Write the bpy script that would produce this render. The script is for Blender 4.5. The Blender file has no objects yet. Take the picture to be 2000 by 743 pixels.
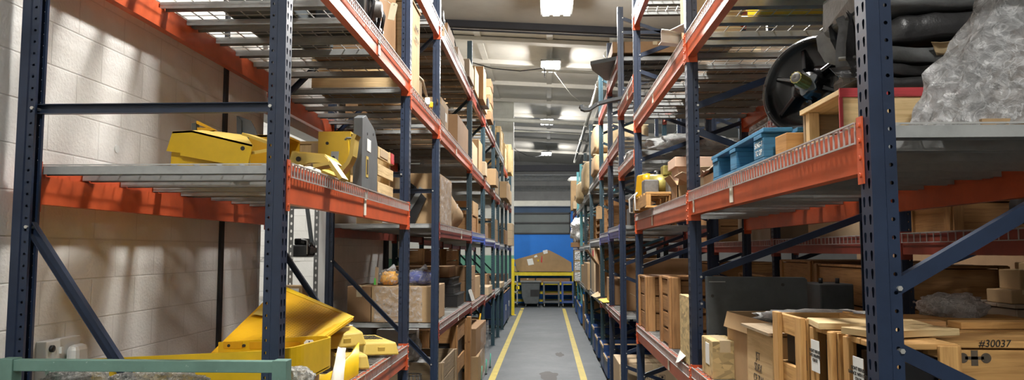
import bpy, bmesh, math, random
from mathutils import Vector, Matrix, noise
random.seed(7)
COL = bpy.context.scene.collection
PI = math.pi
R = math.radians

# ------------------------------------------------------------------ materials
def new_mat(name):
    m = bpy.data.materials.new(name); m.use_nodes = True
    nt = m.node_tree
    return m, nt, nt.nodes['Principled BSDF']

def N(nt, t, **kw):
    n = nt.nodes.new(t)
    for k, v in kw.items():
        if k in n.inputs: n.inputs[k].default_value = v
        else: setattr(n, k, v)
    return n

def ramp(nt, fac, stops):
    r = nt.nodes.new('ShaderNodeValToRGB')
    e = r.color_ramp.elements
    while len(e) < len(stops): e.new(0.5)
    for i, (p, c) in enumerate(stops):
        e[i].position = p; e[i].color = (c[0], c[1], c[2], 1)
    nt.links.new(fac, r.inputs['Fac'])
    return r.outputs['Color']

def painted(name, c, rough=0.4, var=0.25, scale=7, metal=0.0, bump=0.06, chips=0.0, chipc=(0.25, 0.25, 0.25), spec=0.5):
    m, nt, b = new_mat(name)
    tc = N(nt, 'ShaderNodeTexCoord')
    n1 = N(nt, 'ShaderNodeTexNoise', Scale=scale, Detail=6.0, Roughness=0.65)
    nt.links.new(tc.outputs['Object'], n1.inputs['Vector'])
    lo = tuple(x * (1 - var) for x in c); hi = tuple(min(1, x * (1 + var * 0.6)) for x in c)
    col = ramp(nt, n1.outputs['Fac'], [(0.3, lo), (0.55, c), (0.75, hi)])
    if chips > 0:
        n2 = N(nt, 'ShaderNodeTexNoise', Scale=scale * 6, Detail=5.0, Roughness=0.7)
        nt.links.new(tc.outputs['Object'], n2.inputs['Vector'])
        f = ramp(nt, n2.outputs['Fac'], [(0.66 - chips, (0, 0, 0)), (0.70 - chips, (1, 1, 1))])
        mx = N(nt, 'ShaderNodeMix', data_type='RGBA')
        nt.links.new(f, mx.inputs['Factor']); nt.links.new(col, mx.inputs['A'])
        mx.inputs['B'].default_value = (*chipc, 1)
        col = mx.outputs['Result']
    nt.links.new(col, b.inputs['Base Color'])
    b.inputs['Roughness'].default_value = rough
    b.inputs['Metallic'].default_value = metal
    b.inputs['Specular IOR Level'].default_value = spec
    if bump > 0:
        bp = N(nt, 'ShaderNodeBump', Strength=bump, Distance=0.02)
        nt.links.new(n1.outputs['Fac'], bp.inputs['Height'])
        nt.links.new(bp.outputs['Normal'], b.inputs['Normal'])
    return m

def wood(name, c1, c2, rough=0.75, knots=True, gscale=1.0):
    """grain runs along u of the board's own UV"""
    m, nt, b = new_mat(name)
    tc = N(nt, 'ShaderNodeTexCoord')
    mp = N(nt, 'ShaderNodeMapping'); mp.inputs['Scale'].default_value = (1.6 * gscale, 26 * gscale, 1)
    nt.links.new(tc.outputs['UV'], mp.inputs['Vector'])
    n1 = N(nt, 'ShaderNodeTexNoise', Scale=2.2, Detail=7.0, Roughness=0.6, Distortion=0.6)
    nt.links.new(mp.outputs['Vector'], n1.inputs['Vector'])
    n2 = N(nt, 'ShaderNodeTexNoise', Scale=2.3, Detail=3.0)
    nt.links.new(tc.outputs['UV'], n2.inputs['Vector'])
    col = ramp(nt, n1.outputs['Fac'], [(0.28, c2), (0.5, c1), (0.75, tuple(min(1, x * 1.18) for x in c1))])
    mx = N(nt, 'ShaderNodeMix', data_type='RGBA', blend_type='MULTIPLY')
    mx.inputs['Factor'].default_value = 0.7
    f2 = ramp(nt, n2.outputs['Fac'], [(0.3, (0.62, 0.56, 0.5)), (0.6, (1, 1, 1))])
    nt.links.new(col, mx.inputs['A']); nt.links.new(f2, mx.inputs['B'])
    col = mx.outputs['Result']
    if knots:
        v = N(nt, 'ShaderNodeTexVoronoi', Scale=4.5)
        nt.links.new(tc.outputs['UV'], v.inputs['Vector'])
        k = ramp(nt, v.outputs['Distance'], [(0.0, (0.32, 0.2, 0.12)), (0.05, (0.5, 0.35, 0.22)), (0.09, (1, 1, 1))])
        mk = N(nt, 'ShaderNodeMix', data_type='RGBA', blend_type='MULTIPLY'); mk.inputs['Factor'].default_value = 0.85
        nt.links.new(col, mk.inputs['A']); nt.links.new(k, mk.inputs['B']); col = mk.outputs['Result']
    nt.links.new(col, b.inputs['Base Color'])
    b.inputs['Roughness'].default_value = rough
    bp = N(nt, 'ShaderNodeBump', Strength=0.18, Distance=0.01)
    nt.links.new(n1.outputs['Fac'], bp.inputs['Height']); nt.links.new(bp.outputs['Normal'], b.inputs['Normal'])
    return m

def osb(name, c):
    m, nt, b = new_mat(name)
    tc = N(nt, 'ShaderNodeTexCoord')
    v = N(nt, 'ShaderNodeTexVoronoi', Scale=45.0)
    mp = N(nt, 'ShaderNodeMapping'); mp.inputs['Scale'].default_value = (1, 0.45, 1)
    nt.links.new(tc.outputs['UV'], mp.inputs['Vector']); nt.links.new(mp.outputs['Vector'], v.inputs['Vector'])
    col = ramp(nt, v.outputs['Color'], [(0.1, tuple(x * 0.6 for x in c)), (0.5, c), (0.9, tuple(min(1, x * 1.3) for x in c))])
    nt.links.new(col, b.inputs['Base Color']); b.inputs['Roughness'].default_value = 0.8
    return m

def film(name, tint=(0.9, 0.9, 0.9), dens=0.35, scale=14, milky=0.5, crease_glint=0.0):
    """crinkled stretch film: see-through where smooth, opaque along its creases, where white streaks also paint in the glints"""
    m, nt, b = new_mat(name)
    tc = N(nt, 'ShaderNodeTexCoord')
    n1 = N(nt, 'ShaderNodeTexNoise', Scale=scale, Detail=7.0, Roughness=0.7, Distortion=1.6)
    nt.links.new(tc.outputs['Object'], n1.inputs['Vector'])
    v = N(nt, 'ShaderNodeTexVoronoi', Scale=scale * 1.6); v.feature = 'F1'
    nt.links.new(tc.outputs['Object'], v.inputs['Vector'])
    ad = N(nt, 'ShaderNodeMath', operation='ADD')
    nt.links.new(n1.outputs['Fac'], ad.inputs[0]); nt.links.new(v.outputs['Distance'], ad.inputs[1])
    bp = N(nt, 'ShaderNodeBump', Strength=1.0, Distance=0.05)
    nt.links.new(ad.outputs[0], bp.inputs['Height'])
    b.inputs['Base Color'].default_value = (*tint, 1)
    b.inputs['Roughness'].default_value = 0.2
    b.inputs['Specular IOR Level'].default_value = 0.9
    nt.links.new(bp.outputs['Normal'], b.inputs['Normal'])
    tr = N(nt, 'ShaderNodeBsdfTransparent')
    mx = N(nt, 'ShaderNodeMixShader')
    lo = max(0, dens - milky * 0.3); hi = min(1, dens + milky)
    f = ramp(nt, n1.outputs['Fac'], [(0.35, (lo,) * 3), (0.62, (hi,) * 3)])
    if crease_glint:
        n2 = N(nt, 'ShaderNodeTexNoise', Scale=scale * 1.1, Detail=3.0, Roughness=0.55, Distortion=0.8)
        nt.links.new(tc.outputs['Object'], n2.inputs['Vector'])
        c = ramp(nt, n2.outputs['Fac'], [(0.43, (0, 0, 0)), (0.485, (crease_glint,) * 3), (0.515, (crease_glint,) * 3), (0.57, (0, 0, 0))])  # white streaks that paint the film's glints into its opacity
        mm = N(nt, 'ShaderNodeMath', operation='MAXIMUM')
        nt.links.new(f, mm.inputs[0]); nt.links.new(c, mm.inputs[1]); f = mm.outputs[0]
    nt.links.new(f, mx.inputs['Fac'])
    nt.links.new(tr.outputs['BSDF'], mx.inputs[1]); nt.links.new(b.outputs['BSDF'], mx.inputs[2])
    nt.links.new(mx.outputs['Shader'], nt.nodes['Material Output'].inputs['Surface'])
    return m

def emit(name, c, s):
    m, nt, b = new_mat(name)
    b.inputs['Base Color'].default_value = (*c, 1)
    b.inputs['Emission Color'].default_value = (*c, 1)
    b.inputs['Emission Strength'].default_value = s
    return m

def block_wall(name, c, axis='YZ', dado=None):
    """painted block wall, courses 0.203 m, blocks 0.406 m, in world metres"""
    m, nt, b = new_mat(name)
    tc = N(nt, 'ShaderNodeTexCoord')
    sp = N(nt, 'ShaderNodeSeparateXYZ'); nt.links.new(tc.outputs['Object'], sp.inputs['Vector'])
    cb = N(nt, 'ShaderNodeCombineXYZ')
    nt.links.new(sp.outputs['Y' if axis == 'YZ' else 'X'], cb.inputs['X']); nt.links.new(sp.outputs['Z'], cb.inputs['Y'])
    br = N(nt, 'ShaderNodeTexBrick', Scale=1.0)
    br.inputs['Mortar Size'].default_value = 0.005; br.inputs['Mortar Smooth'].default_value = 0.5
    br.inputs['Brick Width'].default_value = 0.406; br.inputs['Row Height'].default_value = 0.203
    br.inputs['Color1'].default_value = (1, 1, 1, 1); br.inputs['Color2'].default_value = (0.965, 0.965, 0.955, 1)
    br.inputs['Mortar'].default_value = (0.86, 0.855, 0.84, 1)
    nt.links.new(cb.outputs['Vector'], br.inputs['Vector'])
    base = N(nt, 'ShaderNodeRGB'); base.outputs[0].default_value = (*c, 1)
    src = base.outputs[0]
    if dado:
        gt = N(nt, 'ShaderNodeMath', operation='LESS_THAN'); gt.inputs[1].default_value = dado[0]
        nt.links.new(sp.outputs['Z'], gt.inputs[0])
        mxd = N(nt, 'ShaderNodeMix', data_type='RGBA')
        nt.links.new(gt.outputs[0], mxd.inputs['Factor']); nt.links.new(src, mxd.inputs['A'])
        mxd.inputs['B'].default_value = (*dado[1], 1); src = mxd.outputs['Result']
    mx = N(nt, 'ShaderNodeMix', data_type='RGBA', blend_type='MULTIPLY'); mx.inputs['Factor'].default_value = 1.0
    nt.links.new(src, mx.inputs['A']); nt.links.new(br.outputs['Color'], mx.inputs['B'])
    n1 = N(nt, 'ShaderNodeTexNoise', Scale=3.0, Detail=8.0, Roughness=0.7)
    nt.links.new(tc.outputs['Object'], n1.inputs['Vector'])
    st = ramp(nt, n1.outputs['Fac'], [(0.3, (0.86, 0.85, 0.83)), (0.6, (1, 1, 1))])
    m2 = N(nt, 'ShaderNodeMix', data_type='RGBA', blend_type='MULTIPLY'); m2.inputs['Factor'].default_value = 0.8
    nt.links.new(mx.outputs['Result'], m2.inputs['A']); nt.links.new(st, m2.inputs['B'])
    nt.links.new(m2.outputs['Result'], b.inputs['Base Color'])
    b.inputs['Roughness'].default_value = 0.55
    n3 = N(nt, 'ShaderNodeTexNoise', Scale=60.0, Detail=4.0); nt.links.new(tc.outputs['Object'], n3.inputs['Vector'])
    ad = N(nt, 'ShaderNodeMath', operation='MULTIPLY_ADD'); ad.inputs[1].default_value = -3.0
    nt.links.new(br.outputs['Fac'], ad.inputs[0]); nt.links.new(n3.outputs['Fac'], ad.inputs[2])
    bp = N(nt, 'ShaderNodeBump', Strength=0.45, Distance=0.008)
    nt.links.new(ad.outputs[0], bp.inputs['Height']); nt.links.new(bp.outputs['Normal'], b.inputs['Normal'])
    return m

def concrete_floor(name):
    m, nt, b = new_mat(name)
    tc = N(nt, 'ShaderNodeTexCoord')
    n1 = N(nt, 'ShaderNodeTexNoise', Scale=0.9, Detail=9.0, Roughness=0.72)
    nt.links.new(tc.outputs['Object'], n1.inputs['Vector'])
    n2 = N(nt, 'ShaderNodeTexNoise', Scale=14.0, Detail=6.0, Roughness=0.7)
    nt.links.new(tc.outputs['Object'], n2.inputs['Vector'])
    c = ramp(nt, n1.outputs['Fac'], [(0.3, (0.034, 0.043, 0.050)), (0.52, (0.054, 0.065, 0.074)), (0.75, (0.085, 0.096, 0.105))])
    f = ramp(nt, n2.outputs['Fac'], [(0.35, (0.82, 0.82, 0.82)), (0.62, (1, 1, 1)), (0.8, (1.25, 1.25, 1.22))])
    mx = N(nt, 'ShaderNodeMix', data_type='RGBA', blend_type='MULTIPLY'); mx.inputs['Factor'].default_value = 1.0
    nt.links.new(c, mx.inputs['A']); nt.links.new(f, mx.inputs['B'])
    nt.links.new(mx.outputs['Result'], b.inputs['Base Color'])
    rr = ramp(nt, n1.outputs['Fac'], [(0.3, (0.42,) * 3), (0.7, (0.62,) * 3)])
    nt.links.new(rr, b.inputs['Roughness'])
    bp = N(nt, 'ShaderNodeBump', Strength=0.06, Distance=0.02)
    nt.links.new(n2.outputs['Fac'], bp.inputs['Height']); nt.links.new(bp.outputs['Normal'], b.inputs['Normal'])
    return m

M = {}
M['navy'] = painted('navy_paint', (0.0155, 0.028, 0.060), 0.36, 0.25, 6, chips=0.0, bump=0.03)
M['teal'] = painted('teal_paint', (0.014, 0.045, 0.062), 0.5, 0.3, 6, chips=0.0)
M['teal_light'] = painted('light_teal_paint', (0.09, 0.30, 0.33), 0.5, 0.2, 6)
M['orange'] = painted('orange_paint', (0.60, 0.105, 0.035), 0.33, 0.22, 5, bump=0.03)
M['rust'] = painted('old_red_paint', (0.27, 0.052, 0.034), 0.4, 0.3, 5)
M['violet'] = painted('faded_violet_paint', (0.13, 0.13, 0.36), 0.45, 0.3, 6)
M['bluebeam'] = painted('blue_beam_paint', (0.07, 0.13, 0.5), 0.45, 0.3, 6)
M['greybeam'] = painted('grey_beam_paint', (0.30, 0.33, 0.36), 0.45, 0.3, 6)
M['galv'] = painted('galvanised_steel', (0.36, 0.37, 0.36), 0.42, 0.2, 9, metal=0.15)
M['galv_dark'] = painted('dull_galvanised_steel', (0.20, 0.205, 0.20), 0.5, 0.25, 9, metal=0.1)
M['wire'] = painted('zinc_wire', (0.52, 0.52, 0.50), 0.35, 0.1, 9, metal=0.3, bump=0)
M['bolt'] = painted('zinc_bolt', (0.62, 0.62, 0.58), 0.3, 0.2, 40, metal=0.6, bump=0)
M['label'] = painted('white_label', (0.80, 0.78, 0.66), 0.6, 0.06, 20, bump=0)
M['paper'] = painted('white_paper', (0.84, 0.84, 0.80), 0.7, 0.05, 8, bump=0.1)
M['manila'] = painted('manila_tag', (0.80, 0.72, 0.50), 0.7, 0.08, 9, bump=0)
M['green_label'] = painted('green_sticker', (0.12, 0.72, 0.10), 0.6, 0.05, 9, bump=0)
M['red'] = painted('red_plastic', (0.55, 0.02, 0.03), 0.4, 0.2, 20)
M['sage'] = painted('sage_green_paint', (0.135, 0.25, 0.205), 0.45, 0.2, 6, chips=0.02, chipc=(0.3, 0.4, 0.36))
M['yellow'] = painted('yellow_machine_paint', (0.72, 0.46, 0.012), 0.34, 0.18, 4, bump=0.03, chips=0.0)
M['yellow_dull'] = painted('dusty_yellow_paint', (0.60, 0.43, 0.09), 0.5, 0.2, 4)
M['yellow_deep'] = painted('deep_yellow_paint', (0.66, 0.36, 0.008), 0.36, 0.12, 5, bump=0.08)
M['yellow_safety'] = painted('safety_yellow', (0.80, 0.62, 0.02), 0.45, 0.15, 6, chips=0.03, chipc=(0.3, 0.27, 0.12))
M['tape'] = painted('yellow_floor_tape', (0.47, 0.36, 0.045), 0.5, 0.25, 5, chips=0.05, chipc=(0.35, 0.30, 0.12), bump=0)
M['charcoal'] = painted('charcoal_steel', (0.060, 0.068, 0.072), 0.48, 0.35, 6)
M['greysteel'] = painted('grey_steel_plate', (0.105, 0.115, 0.12), 0.5, 0.3, 5)
M['black'] = painted('black_plastic', (0.012, 0.012, 0.013), 0.4, 0.4, 8)
M['gloss_black'] = painted('gloss_black_paint', (0.004, 0.004, 0.0045), 0.2, 0.4, 9, bump=0.05, spec=0.35)
M['rubber'] = painted('black_plastic_sheet', (0.035, 0.035, 0.036), 0.33, 0.5, 9, bump=0.3)
M['grey_sheet'] = painted('grey_plastic_sheet', (0.14, 0.145, 0.145), 0.36, 0.4, 8, bump=0.3)
M['slate'] = painted('slate_bin_plastic', (0.075, 0.085, 0.088), 0.5, 0.25, 6)
M['brass'] = painted('waxed_steel_spline', (0.42, 0.36, 0.10), 0.4, 0.3, 30, metal=0.4)
M['iron'] = painted('cast_iron', (0.16, 0.155, 0.145), 0.5, 0.4, 20, metal=0.3)
M['card'] = painted('cardboard', (0.40, 0.262, 0.132), 0.8, 0.14, 4, bump=0.1)
M['card_dark'] = painted('dark_cardboard', (0.27, 0.155, 0.072), 0.8, 0.15, 4, bump=0.1)
M['card_pale'] = painted('pale_cardboard', (0.50, 0.375, 0.235), 0.8, 0.12, 4, bump=0.1)
M['card_grey'] = painted('grey_cardboard', (0.26, 0.195, 0.135), 0.8, 0.15, 4, bump=0.1)
M['peach'] = painted('peach_board', (0.72, 0.50, 0.36), 0.75, 0.08, 5, bump=0.05)
M['kraft'] = painted('kraft_paper', (0.52, 0.39, 0.22), 0.7, 0.2, 8, bump=0.5)
M['tape_brown'] = painted('packing_tape', (0.60, 0.48, 0.30), 0.25, 0.1, 8, bump=0)
M['ink'] = painted('black_ink', (0.02, 0.018, 0.015), 0.7, 0.1, 8, bump=0)
M['stamp'] = painted('stencil_ink', (0.10, 0.075, 0.05), 0.75, 0.5, 30, bump=0)
M['pine'] = wood('pine_board', (0.56, 0.315, 0.105), (0.36, 0.175, 0.05))
M['pine_pale'] = wood('pale_pine_board', (0.72, 0.53, 0.27), (0.52, 0.34, 0.14))
M['pine_dark'] = wood('aged_pine_board', (0.34, 0.175, 0.062), (0.20, 0.095, 0.032))
M['pine_grey'] = wood('weathered_board', (0.30, 0.22, 0.13), (0.17, 0.12, 0.07))
M['ply'] = wood('plywood', (0.66, 0.47, 0.24), (0.50, 0.33, 0.15), gscale=0.6)
M['osb'] = osb('strand_board', (0.50, 0.37, 0.17))
M['blue_wood'] = wood('blue_painted_wood', (0.045, 0.22, 0.40), (0.02, 0.10, 0.22), knots=False)
M['red_wood'] = wood('red_painted_edge', (0.50, 0.05, 0.06), (0.35, 0.04, 0.04), knots=False)
M['blue_bin'] = painted('blue_plastic_bin', (0.012, 0.055, 0.20), 0.45, 0.2, 6)
M['blue_bright'] = painted('bright_blue_plastic', (0.02, 0.15, 0.55), 0.45, 0.2, 6)
M['cabinet_blue'] = painted('blue_cabinet_paint', (0.055, 0.10, 0.28), 0.4, 0.15, 6)
M['white_plastic'] = painted('white_plastic', (0.78, 0.79, 0.76), 0.4, 0.05, 6, bump=0)
M['green_plug'] = painted('green_plug_plastic', (0.06, 0.42, 0.28), 0.35, 0.1, 6, bump=0)
M['white_pipe'] = painted('white_pipe_paint', (0.74, 0.73, 0.66), 0.45, 0.1, 6, bump=0)
M['dark_pipe'] = painted('dark_pipe_paint', (0.04, 0.04, 0.044), 0.8, 0.1, 6, bump=0, spec=0.15)
M['film'] = film('stretch_film', (1.0, 1.0, 1.0), dens=0.55, scale=17, milky=0.30, crease_glint=1.0)
M['film_thin'] = film('thin_stretch_film', dens=0.10, scale=12, milky=0.3)
M['bubble'] = film('bubble_wrap', (0.92, 0.91, 0.86), dens=0.4, scale=30, milky=0.2, crease_glint=1.0)
M['bag_white'] = film('white_bag_film', (0.90, 0.90, 0.88), dens=0.97, scale=9, milky=0.1)
M['bag_blue'] = painted('blue_bag', (0.03, 0.06, 0.33), 0.3, 0.3, 15, bump=0.5)
M['bag_yellow'] = painted('orange_bag', (0.85, 0.40, 0.01), 0.3, 0.2, 15, bump=0.5)
M['wall'] = block_wall('white_block_wall', (0.80, 0.785, 0.75))
M['wall_x'] = block_wall('white_block_wall_cross', (0.80, 0.785, 0.75), 'XZ')
M['wall_green'] = block_wall('green_dado_block_wall', (0.74, 0.74, 0.68), 'XZ', (1.80, (0.16, 0.42, 0.30)))
M['wall_plain'] = painted('grey_panel_wall', (0.35, 0.35, 0.34), 0.7, 0.15, 1.5)
M['column'] = painted('white_column_paint', (0.83, 0.83, 0.80), 0.55, 0.04, 3, bump=0.02)
M['wall_dark'] = painted('dark_far_wall', (0.07, 0.07, 0.07), 0.7, 0.2, 1.5)
M['blue_wall'] = painted('bright_blue_wall', (0.004, 0.21, 0.80), 0.5, 0.12, 0.8, bump=0.02)
M['blue_wall_dark'] = painted('dark_blue_trim', (0.015, 0.06, 0.14), 0.5, 0.15, 2)
M['pane'] = painted('grey_strip_pane', (0.13, 0.155, 0.155), 0.35, 0.15, 2, bump=0.05)
M['roof'] = painted('roof_facing', (0.74, 0.71, 0.65), 0.9, 0.10, 1.6, bump=0.25, spec=0.04)
M['roof_near'] = painted('roof_deck_grey', (0.56, 0.55, 0.51), 0.9, 0.12, 1.2, bump=0.12, spec=0.04)
M['purlin'] = painted('purlin_paint', (0.74, 0.71, 0.65), 0.8, 0.08, 3, bump=0, spec=0.06)
M['floor'] = concrete_floor('sealed_concrete')
M['stain'] = painted('damp_stain', (0.028, 0.022, 0.019), 0.6, 0.3, 6, bump=0)
M['perf'] = painted('perforation_shade', (0.36, 0.20, 0.01), 0.5, 0.1, 6, bump=0)
M['lamp'] = emit('led_tube', (1.0, 1.0, 0.98), 14.0)
M['lamp_body'] = painted('grey_lamp_housing', (0.35, 0.35, 0.34), 0.4, 0.05, 6, bump=0)

# ------------------------------------------------------------------ mesh builder
class MB:
    def __init__(s):
        s.v = []; s.f = []; s.uv = []; s.sm = []
    def face(s, idx, uv=None, smooth=False):
        s.f.append(idx); s.uv.append(uv); s.sm.append(smooth)
    def pts(s, pts):
        o = len(s.v); s.v.extend([tuple(p) for p in pts]); return o
    def box(s, c, d, rot=None, taper=None):
        """centre c, full size d, rot = Matrix or z angle; taper=(fx,fy) scales the top"""
        hx, hy, hz = d[0] / 2, d[1] / 2, d[2] / 2
        tx, ty = taper or (1, 1)
        P = [(-hx, -hy, -hz), (hx, -hy, -hz), (hx, hy, -hz), (-hx, hy, -hz),
             (-hx * tx, -hy * ty, hz), (hx * tx, -hy * ty, hz), (hx * tx, hy * ty, hz), (-hx * tx, hy * ty, hz)]
        if rot is None: m = Matrix.Identity(3)
        elif isinstance(rot, (int, float)): m = Matrix.Rotation(rot, 3, 'Z')
        else: m = rot.to_3x3()
        C = Vector(c)
        o = s.pts([m @ Vector(p) + C for p in P])
        ax = sorted(range(3), key=lambda i: -d[i])
        ou, ov = random.random() * 20, random.random() * 20
        for q in ((0, 3, 2, 1), (4, 5, 6, 7), (0, 1, 5, 4), (1, 2, 6, 5), (2, 3, 7, 6), (3, 0, 4, 7)):
            n = [set(P[i][k] > 0 for i in q) for k in range(3)]
            flat = [k for k in range(3) if len(n[k]) == 1]
            fl = flat[0] if flat else 2
            rem = [k for k in ax if k != fl]
            s.face([o + i for i in q], [(P[i][rem[0]] + ou, P[i][rem[1]] + ov) for i in q])
        return s
    def bb(s, x0, x1, y0, y1, z0, z1):
        return s.box(((x0 + x1) / 2, (y0 + y1) / 2, (z0 + z1) / 2), (abs(x1 - x0), abs(y1 - y0), abs(z1 - z0)))
    def beam(s, p0, p1, w, h, up=(0, 0, 1)):
        """rectangular bar from p0 to p1, w across, h along up"""
        a, b = Vector(p0), Vector(p1); d = b - a; L = d.length
        x = d.normalized(); u = Vector(up)
        y = u.cross(x)
        if y.length < 1e-4: y = Vector((0, 1, 0)).cross(x)
        y.normalize(); z = x.cross(y)
        m = Matrix((x, y, z)).transposed()
        return s.box((a + b) / 2, (L, w, h), m)
    def tube(s, path, r, n=8, caps=True, smooth=True):
        path = [Vector(p) for p in path]
        rs = r if isinstance(r, (list, tuple)) else [r] * len(path)
        rings = []
        prev = None
        for i, p in enumerate(path):
            t = (path[min(i + 1, len(path) - 1)] - path[max(i - 1, 0)])
            t = t.normalized() if t.length > 1e-9 else Vector((0, 0, 1))
            if prev is None:
                a = Vector((0, 0, 1)) if abs(t.z) < 0.9 else Vector((1, 0, 0))
                x = t.cross(a).normalized()
            else:
                x = (prev - t * prev.dot(t))
                x = x.normalized() if x.length > 1e-6 else t.orthogonal().normalized()
            prev = x; y = t.cross(x)
            rings.append(s.pts([p + (x * math.cos(2 * PI * k / n) + y * math.sin(2 * PI * k / n)) * rs[i] for k in range(n)]))
        for a, b in zip(rings, rings[1:]):
            for k in range(n):
                j = (k + 1) % n
                s.face([a + k, a + j, b + j, b + k], None, smooth)
        if caps:
            s.face([rings[0] + k for k in reversed(range(n))]); s.face([rings[-1] + k for k in range(n)])
        return s
    def prism(s, poly, vec, origin=(0, 0, 0), ex=(1, 0, 0), ey=(0, 0, 1)):
        """closed polygon in the (ex, ey) plane swept along vec"""
        O, X, Y, V = Vector(origin), Vector(ex), Vector(ey), Vector(vec)
        n = len(poly)
        a = s.pts([O + X * p[0] + Y * p[1] for p in poly]); b = s.pts([O + X * p[0] + Y * p[1] + V for p in poly])
        ou = random.random() * 9
        uvp = [(p[0] + ou, p[1] + ou) for p in poly]
        s.face([a + i for i in reversed(range(n))], list(reversed(uvp))); s.face([b + i for i in range(n)], uvp)
        L = V.length
        acc = 0
        for i in range(n):
            j = (i + 1) % n
            e = math.dist(poly[i], poly[j])
            s.face([a + i, a + j, b + j, b + i], [(acc, ou), (acc + e, ou), (acc + e, ou + L), (acc, ou + L)])
            acc += e
        return s
    def strip(s, prof, vec, th, origin=(0, 0, 0), ex=(1, 0, 0), ey=(0, 0, 1)):
        """open folded profile given a thickness and swept along vec (bent sheet metal)"""
        P = [Vector((p[0], p[1])) for p in prof]; n = len(P); off = []
        for i in range(n):
            t = (P[min(i + 1, n - 1)] - P[max(i - 1, 0)]).normalized()
            off.append(Vector((-t.y, t.x)) * th)
        poly = [tuple(p) for p in P] + [tuple(P[i] + off[i]) for i in reversed(range(n))]
        O, X, Y, V = Vector(origin), Vector(ex), Vector(ey), Vector(vec)
        a = s.pts([O + X * p[0] + Y * p[1] for p in poly]); b = s.pts([O + X * p[0] + Y * p[1] + V for p in poly])
        m = len(poly)
        for i in range(m):
            j = (i + 1) % m
            s.face([a + i, a + j, b + j, b + i])
        for i in range(n - 1):
            q = [i, i + 1, m - 2 - i, m - 1 - i]
            s.face([a + k for k in q]); s.face([b + k for k in reversed(q)])
        return s
    def lathe(s, prof, axis0, axis1, n=24, smooth=True):
        """prof = [(t along axis in m, radius)]"""
        a, b = Vector(axis0), Vector(axis1); d = (b - a).normalized()
        x = d.orthogonal().normalized(); y = d.cross(x)
        rings = [s.pts([a + d * t + (x * math.cos(2 * PI * k / n) + y * math.sin(2 * PI * k / n)) * max(r, 1e-4) for k in range(n)]) for t, r in prof]
        for p, q in zip(rings, rings[1:]):
            for k in range(n):
                j = (k + 1) % n
                s.face([p + k, p + j, q + j, q + k], None, smooth)
        return s
    def grid(s, fn, nu, nv, smooth=True, th=None):
        """surface fn(u, v) for u, v in 0..1; th gives it a back side"""
        o = s.pts([fn(i / nu, j / nv) for i in range(nu + 1) for j in range(nv + 1)])
        W = nv + 1
        for i in range(nu):
            for j in range(nv):
                q = [o + i * W + j, o + (i + 1) * W + j, o + (i + 1) * W + j + 1, o + i * W + j + 1]
                s.face(q, [(i / nu, j / nv), ((i + 1) / nu, j / nv), ((i + 1) / nu, (j + 1) / nv), (i / nu, (j + 1) / nv)], smooth)
        return s
    def blob(s, c, d, amp=0.12, fr=3.0, seed=0, nu=28, nv=16, flat=True, power=2.6):
        """lumpy superellipsoid resting on its flattened base"""
        C = Vector(c); hx, hy, hz = d[0] / 2, d[1] / 2, d[2] / 2
        def fn(u, v):
            th = 2 * PI * u; ph = PI * (v - 0.5)
            e = 2.0 / power
            def sp(x): return math.copysign(abs(x) ** e, x)
            p = Vector((hx * sp(math.cos(ph)) * sp(math.cos(th)), hy * sp(math.cos(ph)) * sp(math.sin(th)), hz * sp(math.sin(ph))))
            q = Vector((math.cos(ph) * math.cos(th), math.cos(ph) * math.sin(th), math.sin(ph)))
            k = 1 + amp * (noise.fractal(q * fr + Vector((seed, seed * 1.7, 0)), 1.0, 2.0, 4))
            p = p * k
            if flat and p.z < -hz * 0.98: p.z = -hz * 0.98
            return C + p
        return s.grid(fn, nu, nv)
    def cell(s, o, ex, ez, w, h, hole, flip=False):
        """rectangle w x h at origin o with a polygonal hole (8 points from right, counter-clockwise)"""
        O, X, Z = Vector(o), Vector(ex), Vector(ez)
        out = [(w, h / 2), (w, h), (w / 2, h), (0, h), (0, h / 2), (0, 0), (w / 2, 0), (w, 0)]
        a = s.pts([O + X * p[0] + Z * p[1] for p in out]); b = s.pts([O + X * (w / 2 + p[0]) + Z * (h / 2 + p[1]) for p in hole])
        for k in range(8):
            j = (k + 1) % 8
            s.face([a + k, a + j, b + j, b + k])
        return s
    def mesh(s, name):
        me = bpy.data.meshes.new(name)
        me.from_pydata(s.v, [], s.f)
        uvl = me.uv_layers.new(name='UVMap')
        i = 0
        flat = []
        for f, u in zip(s.f, s.uv):
            if u is None:
                flat.extend([0.0, 0.0] * len(f))
            else:
                for p in u: flat.extend(p)
        uvl.data.foreach_set('uv', flat)
        me.polygons.foreach_set('use_smooth', s.sm)
        bm = bmesh.new(); bm.from_mesh(me)
        bmesh.ops.recalc_face_normals(bm, faces=bm.faces)
        bm.to_mesh(me); bm.free()
        me.update()
        return me
    def build(s, name, mat, parent=None, loc=None, bevel=0):
        me = s.mesh(name); me.materials.append(mat)
        o = bpy.data.objects.new(name, me); COL.objects.link(o)
        if parent is not None: o.parent = parent
        if loc is not None: o.location = loc
        if bevel:
            b = o.modifiers.new('edge', 'BEVEL'); b.width = bevel; b.segments = 2; b.limit_method = 'ANGLE'; b.angle_limit = R(40)
        return o

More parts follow.
